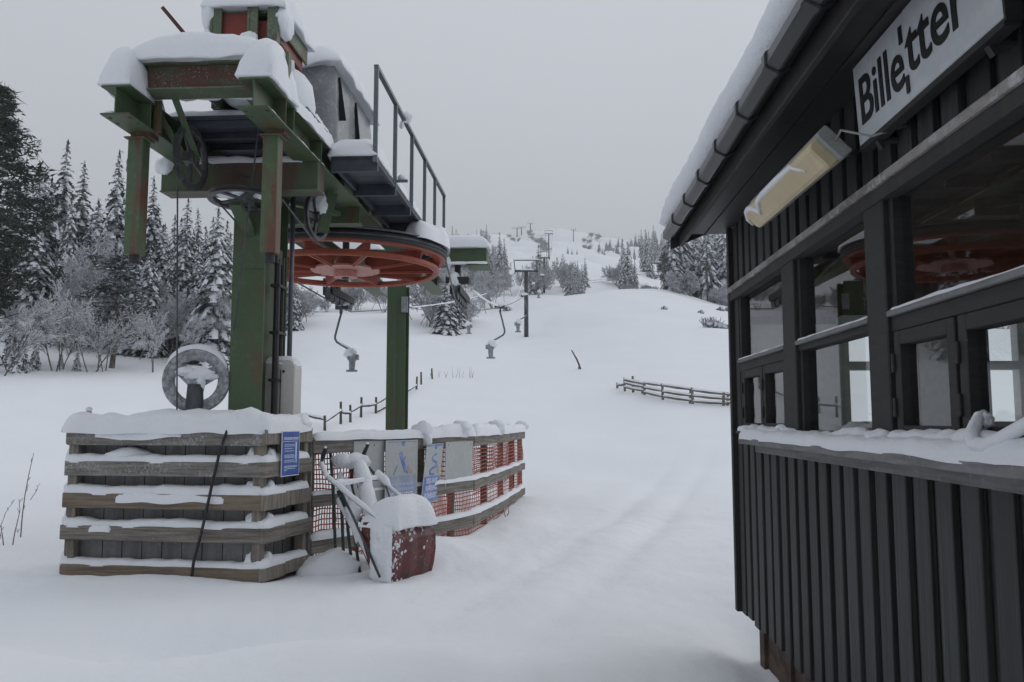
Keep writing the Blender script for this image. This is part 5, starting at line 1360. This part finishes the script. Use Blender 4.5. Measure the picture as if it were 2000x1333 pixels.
# ------------------------------------------------------------------ trees
def tri_add(mb, a, b, c): mb.add([a, b, c], [(0, 1, 2)])
def spruce_mesh(H, R, seed, snow=.6, lev=34, per=8, sparse=0.0):
    r = random.Random(seed); cr = MB()
    nb = int(lev * per * .8)
    for i in range(nb):
        f = 1 - (1 - (i + r.random()) / nb) ** .62          # more branches low down
        f = min(.985, .05 + .95 * f)
        if r.random() < sparse: continue
        zb = H * f
        env = R * ((1 - f) ** .78) * (1 + .2 * sin(f * 29 + seed) * (1 - f)) * min(1, .6 + f * 5)
        a = i * 2.39996 + r.uniform(-.4, .4); ln = max(.16, env * r.uniform(.55, 1.12))
        d = V(cos(a), sin(a), 0); sdv = V(-sin(a), cos(a), 0)
        dr = (.62 if f < .8 else .3) * ln + .03
        def pt(t): return d * (ln * t * (1 - .12 * t)) + Z3 * (zb + .12 * ln * t - dr * t * t * 1.15)
        ns = max(3, int(ln / .26)); wdm = .34 * ln + .07
        sn = snow * r.uniform(.5, 1.4)
        for j in range(ns):
            t0, t1 = j / ns, (j + 1) / ns; p, q = pt(t0), pt(t1)
            ww = wdm * (1 - t0) ** .6 * (.45 + t0) + .05
            cr.k = 0
            for sgn in (-1, 1):
                for _ in range(2):
                    o = p.lerp(q, r.random())
                    tip = o + sdv * sgn * ww * r.uniform(.5, 1.2) - Z3 * r.uniform(.05, .42) * (ww + .25) + d * r.uniform(.0, .16)
                    tri_add(cr, o, o + (q - p) * .8 - Z3 * .03, tip)
            tri_add(cr, p, q, p.lerp(q, .5) - Z3 * r.uniform(.1, .3) * (ww + .3))
            if r.random() < sn:
                cr.k = 1; h_ = r.uniform(.05, .13) * min(1.2, .4 + ln)
                sw = ww * r.uniform(.5, .95)
                A, B = p + Z3 * h_, q + Z3 * h_ * r.uniform(.6, 1)
                l0, r0 = p + sdv * sw * .8 - Z3 * .05, p - sdv * sw * .8 - Z3 * .05; l1, r1 = q + sdv * sw * .9 - Z3 * .09, q - sdv * sw * .9 - Z3 * .09
                cr.add([A, B, l1, l0], [(0, 1, 2, 3)]); cr.add([A, B, r1, r0], [(3, 2, 1, 0)])
                cr.add([B, l1, r1, q + d * .12 - Z3 * .12], [(0, 1, 3), (0, 3, 2)])
    cr.k = 0
    for k in range(8):
        a = k * .8; z_ = H * .93 + H * .05 * (k % 3) / 2; tri_add(cr, V(0, 0, H), V(.1 * cos(a), .1 * sin(a), z_ - .1), V(.05 * cos(a + 1), .05 * sin(a + 1), z_ - .25))
    tr_ = MB(); tr_.tube([V(0, 0, -.6), V(0, 0, H * .3), V(.02, 0, H * .97)], [.016 * H + .03, .011 * H, .012], 8)
    return tr_, cr
def pine_mesh(H, R, seed, z0=.25, ncl=230, snow=.35, cl=.5):
    r = random.Random(seed); cr = MB(); tr_ = MB()
    tr_.tube([V(0, 0, -.6), V(.1, .05, H * .35), V(-.05, .1, H * .7), V(.05, 0, H * .95)], [.03 * H * .6 + .05, .02 * H * .7 + .03, .01 * H + .02, .02], 9)
    ctr = []
    for i in range(ncl):
        f = z0 + (1 - z0) * r.random() ** .9; a = r.uniform(0, 6.28); e = R * min(1, (1.05 - f) * 2.4) * (.5 + .5 * min(1, (f - z0 + .12) * 4)) * r.uniform(.35, 1.08) * (1 + .25 * sin(a * 3 + f * 14))
        p = V(cos(a) * e, sin(a) * e, H * f - e * .10 + r.uniform(-.2, .2)); ctr.append(p)
        if i % 3 == 0: b0 = V(0, 0, max(H * .12, p.z - e * .25)); tr_.tube([b0, b0.lerp(p, .6) + V(0, 0, .06 * e), p], [.05, .03, .012], 5)
    for p in ctr:
        s_ = cl * r.uniform(.6, 1.25)
        cr.k = 0
        for k in range(26):
            d = V(r.gauss(0, 1), r.gauss(0, 1), r.gauss(0, .55)).normalized(); sd_ = d.cross(V(r.random(), r.random(), r.random())).normalized()
            o = p + V(r.gauss(0, .35), r.gauss(0, .35), r.gauss(0, .2)) * s_
            tri_add(cr, o + sd_ * .035, o - sd_ * .035, o + d * s_ * r.uniform(.5, .95))
            if k % 2: tri_add(cr, o + d * .1 + sd_ * .09 * s_, o + d * .1 - sd_ * .09 * s_, o + d * s_ * .6)
        if r.random() < snow:
            cr.k = 1
            for k in range(3):
                o = p + V(r.gauss(0, .25) * s_, r.gauss(0, .25) * s_, s_ * r.uniform(.12, .35)); q = s_ * r.uniform(.15, .34)
                vs = [o + V(q * cos(b) * r.uniform(.7, 1.2), q * sin(b) * r.uniform(.7, 1.2), -.12 * q) for b in np.linspace(0, 5.3, 6)]
                cr.add([o + Z3 * q * .35] + vs, [(0, 1 + i, 1 + (i + 1) % 6) for i in range(6)])
    return tr_, cr
def birch_mesh(H, seed, lean=.0, depth=5, nst=1, spread=1.0, tw=.012, fill=1.0):
    r = random.Random(seed); tr_ = MB(); cr = MB()
    def ribbon(p, q, w_):
        d = (q - p); s_ = d.cross(V(r.uniform(-1, 1), r.uniform(-1, 1), r.uniform(-1, 1)))
        if s_.length < 1e-6: return
        s_ = s_.normalized() * w_
        cr.add([p + s_, p - s_, q - s_ * .5, q + s_ * .5], [(0, 1, 2, 3)])
    def grow(p, d, ln, lv):
        n = 4; pts = [p]; dd = d.copy()
        for i in range(n):
            dd = (dd + V(r.gauss(0, .12), r.gauss(0, .12), r.gauss(0, .08) - (.06 if lv > 2 else -.03))).normalized()
            pts.append(pts[-1] + dd * ln / n)
        if lv <= 1: tr_.tube(pts, [max(.01, .0105 * ln * (1 - .18 * i)) for i in range(n + 1)], 6, caps=False)
        elif lv == 2:
            cr.k = 0; cr.tube(pts, [.022, .02, .018, .014, .01], 4, caps=False)
        else:
            for a, b in zip(pts[:-1], pts[1:]):
                cr.k = 1 if r.random() < .45 else 0; ribbon(a, b, tw * (1.25 if lv == 3 else 1) * (1.5 if cr.k else 1))
        if lv >= depth: return
        m = (13, 7, 6, 6, 5)[lv] if lv < 5 else 3
        m = max(2, int(m * fill))
        for k in range(m):
            f = (.3 if lv == 0 else .15) + (.7 if lv == 0 else .85) * (k + r.random()) / m
            i = min(n - 1, int(f * n)); o = pts[i].lerp(pts[i + 1], f * n - i)
            ax = (pts[i + 1] - pts[i]).normalized(); pe = ax.cross(V(r.gauss(0, 1), r.gauss(0, 1), r.gauss(0, 1))).normalized()
            an = r.uniform(.45, .95) * spread
            nd = (ax * cos(an) + pe * sin(an)).normalized()
            grow(o, nd, ln * r.uniform(.32, .52) * (1.15 - .45 * f), lv + 1)
    for s_ in range(nst):
        a = r.uniform(0, 6.28); l = lean + (.22 if nst > 1 else .05)
        grow(V(.15 * cos(a) * (nst > 1), .15 * sin(a) * (nst > 1), -.3), V(l * cos(a), l * sin(a), 1).normalized(), H * r.uniform(.75, .95), 0)
    return tr_, cr

PROTO = {}
def proto(key, name, meshes, trunk_mat, crown_mats):
    T = bpy.data.objects.new(name, None); COL.objects.link(T); ORIG[T.name] = V(0, 0, 0)
    tr_, cr = meshes
    tr_.build('trunk', trunk_mat, T, smooth=True, recalc=False); cr.build('crown', crown_mats, T, recalc=False)
    PROTO[key] = [T, False]
for i in range(4):
    proto('spruce%d' % i, 'spruce_tree', spruce_mesh(12, (2.35, 2.05, 2.6, 1.75)[i], 10 + i, (.62, .55, .7, .5)[i], (38, 38, 38, 40)[i], 9), 'bark', ['needles', 'tree_snow'])
proto('thin', 'spruce_tree', spruce_mesh(12, 1.1, 31, .4, 26, 5, .35), 'bark', ['needles', 'tree_snow'])
proto('sapling', 'spruce_tree', spruce_mesh(2, .62, 51, .75, 12, 7), 'bark', ['needles', 'tree_snow'])
proto('far0', 'spruce_tree', spruce_mesh(10, 2.0, 61, .6, 24, 7), 'bark', ['hazed_needles', 'tree_snow'])
proto('far1', 'spruce_tree', spruce_mesh(10, 1.6, 62, .6, 24, 6), 'bark', ['hazed_needles', 'tree_snow'])
for i in range(2): proto('rw%d' % i, 'spruce_tree', spruce_mesh(11, (2.2, 1.8)[i], 81 + i, .75, 30, 8), 'bark', ['hazed_needles', 'tree_snow'])
proto('pine0', 'pine_tree', pine_mesh(14, 3.1, 5, .2, 560, .62, .7), 'bark', ['pine_needles', 'tree_snow'])
proto('pine1', 'pine_tree', pine_mesh(9, 2.2, 8, .28, 200, .75, .6), 'bark', ['needles', 'tree_snow'])
for i in range(3):
    proto('birch%d' % i, 'birch_tree', birch_mesh((9, 8.5, 9)[i], 20 + i, .06, 5, (1, 2, 1)[i], .95, .013), 'bark', ['frost_twig', 'frost_white'])
proto('sapl_b', 'birch_tree', birch_mesh(5, 44, .15, 3, 2, .8, .012), 'bark', ['frost_twig', 'frost_white'])
proto('bush0', 'frosted_bush', birch_mesh(3.6, 33, .25, 4, 7, 1.1, .02, .9), 'bark', ['frost_twig', 'frost_white'])
proto('bush1', 'frosted_bush', birch_mesh(4.4, 35, .22, 4, 6, 1.0, .024, .9), 'bark', ['frost_twig', 'frost_white'])
CAT = {'spruce_tree': 'spruce', 'pine_tree': 'pine', 'birch_tree': 'birch', 'frosted_bush': 'bush'}
BASEH = {'spruce': 12, 'thin': 12, 'sapling': 2, 'far': 10, 'rw': 11, 'pine0': 14, 'pine1': 9, 'birch': 10, 'sapl_b': 5, 'bush': 4}
rt = random.Random(77)
def plant(key, x, y, h, label, group, wide=1.0, sink=.0, tilt=0.0):
    T, used = PROTO[key]
    if not used: t = T; PROTO[key][1] = True
    else:
        t = T.copy(); COL.objects.link(t)
        for ch in T.children:
            c = ch.copy(); COL.objects.link(c); c.parent = t
    base = T.name.split('.')[0]
    hb = next(v for k, v in BASEH.items() if key.startswith(k))
    s_ = h / hb
    t.location = (x, y, tz(x, y) - sink); t.scale = (s_ * wide, s_ * wide, s_)
    t.rotation_euler = (rt.uniform(-.03, .03) + tilt, rt.uniform(-.03, .03), rt.uniform(0, 6.28))
    t['label'] = label; t['category'] = CAT[base]; t['group'] = group
    if not group: del t['group']
    return t
def plant_px(key, px, Y, ytop, label, group, wide=1.0, h=None):
    b = on_ground(px, Y)
    if h is None: h = at(px, ytop, Y).z - b.z
    if key.startswith('bush') and h > 4.2: key = 'birch%d' % (int(px) % 3); wide = min(1.15, wide)
    return plant(key, b.x, b.y, h, label, group, wide)
LW = 'snow-laden spruce in the dense wood left of the lift'
GW = 'spruces in the wood left of the lift'
plant_px('pine0', -38, 36, 178, 'huge dark pine towering at the left edge of the wood', None, .8)
plant_px('spruce1', 100, 50, 268, 'tall pointed spruce just right of the huge dark pine', None)
plant_px('spruce3', 146, 54, 312, 'slim spruce between the two tallest pointed spruces of the left wood', None, 1.2)
plant_px('spruce0', 128, 44, 378, 'short dark spruce in front of the slim spruce, left wood', None, .75)
plant_px('spruce1', 214, 48, 284, 'tallest narrow spruce rising left of the rusty hanging steel tube', None, .95)
plant_px('thin', 241, 54, 308, 'thin ragged spruce beside the rusty hanging steel tube', None)
plant_px('spruce3', 292, 50, 340, 'slim spruce just right of the rusty hanging steel tube', None, 1.0)
plant_px('spruce0', 352, 47, 384, 'dark spruce seen behind the thin tension rope', None, 1.0)
plant_px('spruce3', 386, 56, 406, 'faint slim spruce between the thin rope and the near column', None)
plant_px('spruce2', 417, 42, 402, 'broad snow-laden spruce touching the left side of the near column', None, 1.12)
plant_px('pine1', 218, 37.5, 498, 'snowy drooping pine with bare trunk in front of the left wood', None, 1.05)
for px, Y, yt in ((62, 56, 300), (178, 58, 400), (315, 60, 420), (436, 58, 432), (268, 62, 420), (330, 66, 450), (402, 66, 455), (165, 66, 420), (455, 60, 450), (30, 60, 330), (85, 66, 360), (500, 56, 440), (530, 62, 430), (250, 72, 440), (370, 75, 460), (75, 47, 330), (160, 49, 400), (180, 52, 370), (232, 50, 430), (268, 51, 400), (310, 50, 440), (330, 54, 400), (370, 50, 430), (398, 50, 430), (440, 48, 460), (196, 46, 440), (115, 47, 430), (58, 44, 390), (92, 55, 350), (150, 46, 460), (205, 56, 420), (225, 44, 480), (255, 46, 470), (285, 44, 480), (300, 56, 390), (322, 46, 480), (345, 56, 420), (380, 46, 470), (405, 54, 420), (428, 46, 470), (-60, 50, 250), (-120, 54, 280), (-190, 48, 240), (-260, 58, 260), (-90, 64, 300), (-340, 50, 220), (-430, 56, 250), (-520, 52, 240)):
    plant_px(rt.choice(('spruce0', 'spruce1', 'spruce2', 'spruce3')), px, Y, yt + rt.uniform(-10, 20), LW, GW, rt.uniform(1.0, 1.3))
GB, LB = 'frosted birches along the edge of the left wood', 'frost-covered bare birch along the edge of the left wood'
for px, Y, yt in ((95, 40, 520), (135, 39, 500), (165, 42, 450), (120, 44, 470), (185, 41, 500), (245, 42, 480), (270, 40, 540), (300, 41, 520), (330, 42, 540), (362, 40, 560), (385, 41, 530), (408, 39.5, 560), (432, 41, 550), (345, 38, 590), (60, 42, 560), (20, 40, 580), (300, 45, 500), (390, 46, 520), (70, 46, 500), (210, 46, 520), (460, 43, 560), (490, 46, 560), (-40, 42, 520), (-110, 41, 520), (-180, 43, 500)):
    plant_px(rt.choice(('birch0', 'birch1', 'birch2')), px, Y + 2, yt - 10, LB, GB, rt.uniform(.85, 1.1))
GS, LS = 'young bare birches on the bank below the left wood', 'thin leaning birch sapling on the bank below the left wood'
for px, Y, yt in ((0, 33, 560), (8, 34, 600), (22, 34.5, 590), (105, 35, 560), (118, 35.5, 600), (178, 35.5, 590), (190, 36, 620), (205, 36, 600), (300, 36.5, 610)):
    plant_px('sapl_b', px, Y, yt, LS, GS, 1.1)
for px, Y, yt in ((40, 34, 655), (68, 35, 672), (150, 35.5, 688), (118, 36, 690), (20, 36, 640)):
    plant_px('sapling', px, Y, yt, 'tiny snow-dusted spruce sapling on the bank below the left wood', 'spruce saplings on the left bank', 1.0)
# behind the column and under the wheel
LM, GM = 'frosted bush at the wood edge behind the red wheel', 'frosted bushes behind the red wheel'
for px, Y, yt in ((548, 58, 545), (562, 60, 540), (580, 60, 555), (600, 61, 565), (585, 64, 540), (612, 66, 575)):
    plant_px(rt.choice(('bush0', 'birch1', 'birch2')), px, Y, yt, LM, GM, rt.uniform(.9, 1.1))
plant_px('spruce0', 572, 57, 540, 'dark small spruce among bushes right of the near column', None, 1.2)
plant_px('spruce2', 870, 60, 535, 'dark snowy spruce among bushes right of the rear column', None, 1.5)
plant_px('spruce0', 892, 63, 540, 'second dark spruce among bushes right of the rear column', None, 1.4)
LN, GN = 'frosted shrub on the slope edge left of the lift line', 'frosted shrubs left of the lift line'
for px, Y, yt in ((640, 72, 575), (670, 74, 540), (700, 74, 550), (725, 75, 545), (750, 73, 550), (780, 74, 545), (805, 66, 540), (820, 64, 555), (835, 63, 550), (850, 65, 530), (868, 66, 540), (885, 64, 560), (900, 63, 575), (918, 66, 580), (880, 70, 520), (905, 72, 530), (930, 76, 545), (950, 80, 540), (965, 85, 535), (940, 90, 520), (915, 88, 510), (985, 92, 530), (1000, 98, 520), (895, 95, 500), (870, 90, 500), (960, 100, 510)):
    plant_px(rt.choice(('bush0', 'bush1', 'birch0', 'birch2')), px, Y, yt, LN, GN, rt.uniform(.8, 1.1))
# wood on the left flank of the run
LF, GF = 'small far spruce in the wood on the left flank of the ski run', 'far spruces on the left flank of the run'
for i in range(56):
    px = rt.uniform(845, 1000); Y = rt.uniform(105, 200)
    if px > 965 and Y > 150: px -= 40
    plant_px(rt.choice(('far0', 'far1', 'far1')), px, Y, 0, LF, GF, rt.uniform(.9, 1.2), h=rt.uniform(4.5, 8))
for i in range(20):
    px = rt.uniform(820, 960); plant_px(rt.choice(('bush1', 'birch1')), px, rt.uniform(100, 150), 0, 'grey frosted tree in the wood on the left flank of the ski run', 'grey trees on the left flank of the run', 1.0, h=rt.uniform(4, 6))
for i in range(14):
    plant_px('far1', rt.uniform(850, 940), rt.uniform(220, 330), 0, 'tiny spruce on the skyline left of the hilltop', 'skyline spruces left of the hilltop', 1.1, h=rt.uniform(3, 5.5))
# trees along the lift line
for px, Y, yt in ((1050, 110, 478), (1056, 115, 488), (1062, 118, 500), (1042, 120, 500), (1048, 105, 505), (1040, 100, 520), (1068, 130, 492)):
    plant_px(rt.choice(('far0', 'far1')), px, Y, yt, 'spruce in the narrow strip of trees along the lift line', 'spruces along the lift line', 1.2)
for px, Y, yt in ((1045, 100, 530), (1055, 102, 520), (1063, 108, 525), (1030, 104, 530)):
    plant_px('bush1', px, Y, yt, 'grey bush at the foot of the strip of trees along the lift line', 'bushes along the lift line', .8)
# island of trees in the middle of the run
for px, Y, yt in ((1098, 114, 512), (1105, 112, 512), (1100, 106, 535), (1110, 108, 528)):
    plant_px(rt.choice(('bush1', 'birch1')), px, Y, yt, 'grey leafless tree in the island of trees mid-run', 'leafless trees in the mid-run island', .85)
for px, Y, yt in ((1110, 100, 522), (1117, 98, 520), (1124, 100, 514), (1131, 102, 525), (1121, 96, 538), (1130, 97, 542), (1136, 104, 515), (1143, 118, 503), (1128, 115, 508), (1114, 118, 512)):
    plant_px(rt.choice(('far0', 'far1')), px, Y, yt, 'snowy spruce in the island of trees mid-run', 'spruces in the mid-run island', 1.2)
for px, Y, yt in ((1109, 215, 481), (1117, 215, 486), (1127, 220, 487)):
    plant_px('far1', px, Y, yt, 'one of three small spruces above the mid-run island of trees', 'three spruces above the island', 1.2)
# second island and ridge on the right
for px, Y, yt in ((1199, 128, 522), (1206, 126, 525), (1202, 132, 518)):
    plant_px('bush1', px, Y, yt, 'rounded grey tree at the left of the second tree island', 'rounded grey trees in the second island', 1.0)
plant_px('far0', 1217, 108, 500, 'darkest spruce in the second tree island', None, 1.1)
for px, Y, yt in ((1226, 120, 470), (1234, 118, 500), (1240, 122, 505), (1218, 126, 465)):
    plant_px('far1', px, Y, yt, 'pale slim spruce in the second tree island', 'slim spruces in the second island', 1.2)
for i in range(6):
    plant_px('bush0', rt.uniform(1205, 1270), rt.uniform(98, 110), 0, 'low frosted scrub behind the crest right of the second tree island', 'scrub behind the crest', 1.2, h=rt.uniform(1.4, 2.0))
plant_px('pine1', 1297, 90, 495, 'snowy lone pine with a tall bare trunk on the crest', None, .85)
for i in range(46):
    px = rt.uniform(1165, 1310); Y = rt.uniform(230, 330)
    plant_px(rt.choice(('far0', 'far1')), px, Y, 0, 'small spruce on the ridge beyond the right-hand crest', 'spruces on the right ridge', rt.uniform(.9, 1.3), h=rt.uniform(5, 8.5) * (1.25 if px > 1240 else .55))
for i in range(8):
    plant_px('far1', rt.uniform(1255, 1305), rt.uniform(170, 210), 0, 'taller spruce below the ridge beyond the right-hand crest', 'taller spruces under the right ridge', 1.0, h=rt.uniform(7, 11))
LRt, GRt = 'snow-covered spruce in the dense wood left of the hut eave', 'spruces in the right-hand wood'
for i in range(54):
    px = rt.uniform(1312, 1470); Y = rt.uniform(90, 125)
    plant_px(rt.choice(('rw0', 'rw1')), px, Y, 0, LRt, GRt, rt.uniform(.9, 1.2), h=rt.uniform(8, 12.5))
for i in range(24):
    px = rt.uniform(1480, 2300); plant_px(rt.choice(('spruce0', 'spruce2', 'far0')), px, rt.uniform(70, 110), 0, LRt, GRt, 1.0, h=rt.uniform(8, 12))
for px, Y in ((1322, 88), (1345, 86), (1405, 88), (1425, 86), (1440, 84)):
    plant_px('bush0', px, Y, 0, 'frosted bush in front of the right-hand wood', 'bushes before the right-hand wood', 1.3, h=2.6)
# scrub high on the hill
for i in range(40):
    cx_, cy_ = ((975, 420), (1010, 380), (1150, 330), (1165, 420), (1190, 300))[i % 5]
    px = rt.gauss(cx_, 9); Y = cy_ + rt.gauss(0, 14)
    plant_px(rt.choice(('bush1', 'far1', 'bush1')), px, Y, 0, 'speck of scrub on the bare upper hill', 'scrub on the upper hill', 1.0, h=rt.uniform(1.2, 2.4))
for i in range(26):
    t_ = i / 25; plant_px('bush1', 1036 + 32 * t_ + rt.uniform(-3, 3), 440 - 200 * t_, 0, 'dark brush on the ridge line below the hilltop pylon', 'brush on the ridge line', 1.2, h=rt.uniform(1.2, 2.2))
for key, (T, used) in PROTO.items():
    if not used:
        for ch in list(T.children): bpy.data.objects.remove(ch)
        bpy.data.objects.remove(T)


# ------------------------------------------------------------------ haze in the air
hm = bpy.data.materials.new('haze'); hm.use_nodes = True
ht = hm.node_tree; ht.nodes.clear()
ho = N(ht, "ShaderNodeOutputMaterial"); hv = N(ht, "ShaderNodeVolumePrincipled", Density=.0007)
hv.inputs['Color'].default_value = (.93, .95, .97, 1)
ht.links.new(hv.outputs[0], ho.inputs['Volume']); MATS['haze'] = hm
w = MB(); zb = min(v.co.z for v in bpy.data.objects['ground'].data.vertices) - 1
w.box((0, 0, (zb + 170) / 2), (2300, 0, 0), (0, 2300, 0), (0, 0, 170 - zb))
w.build('haze', 'haze', None)['kind'] = 'stuff'
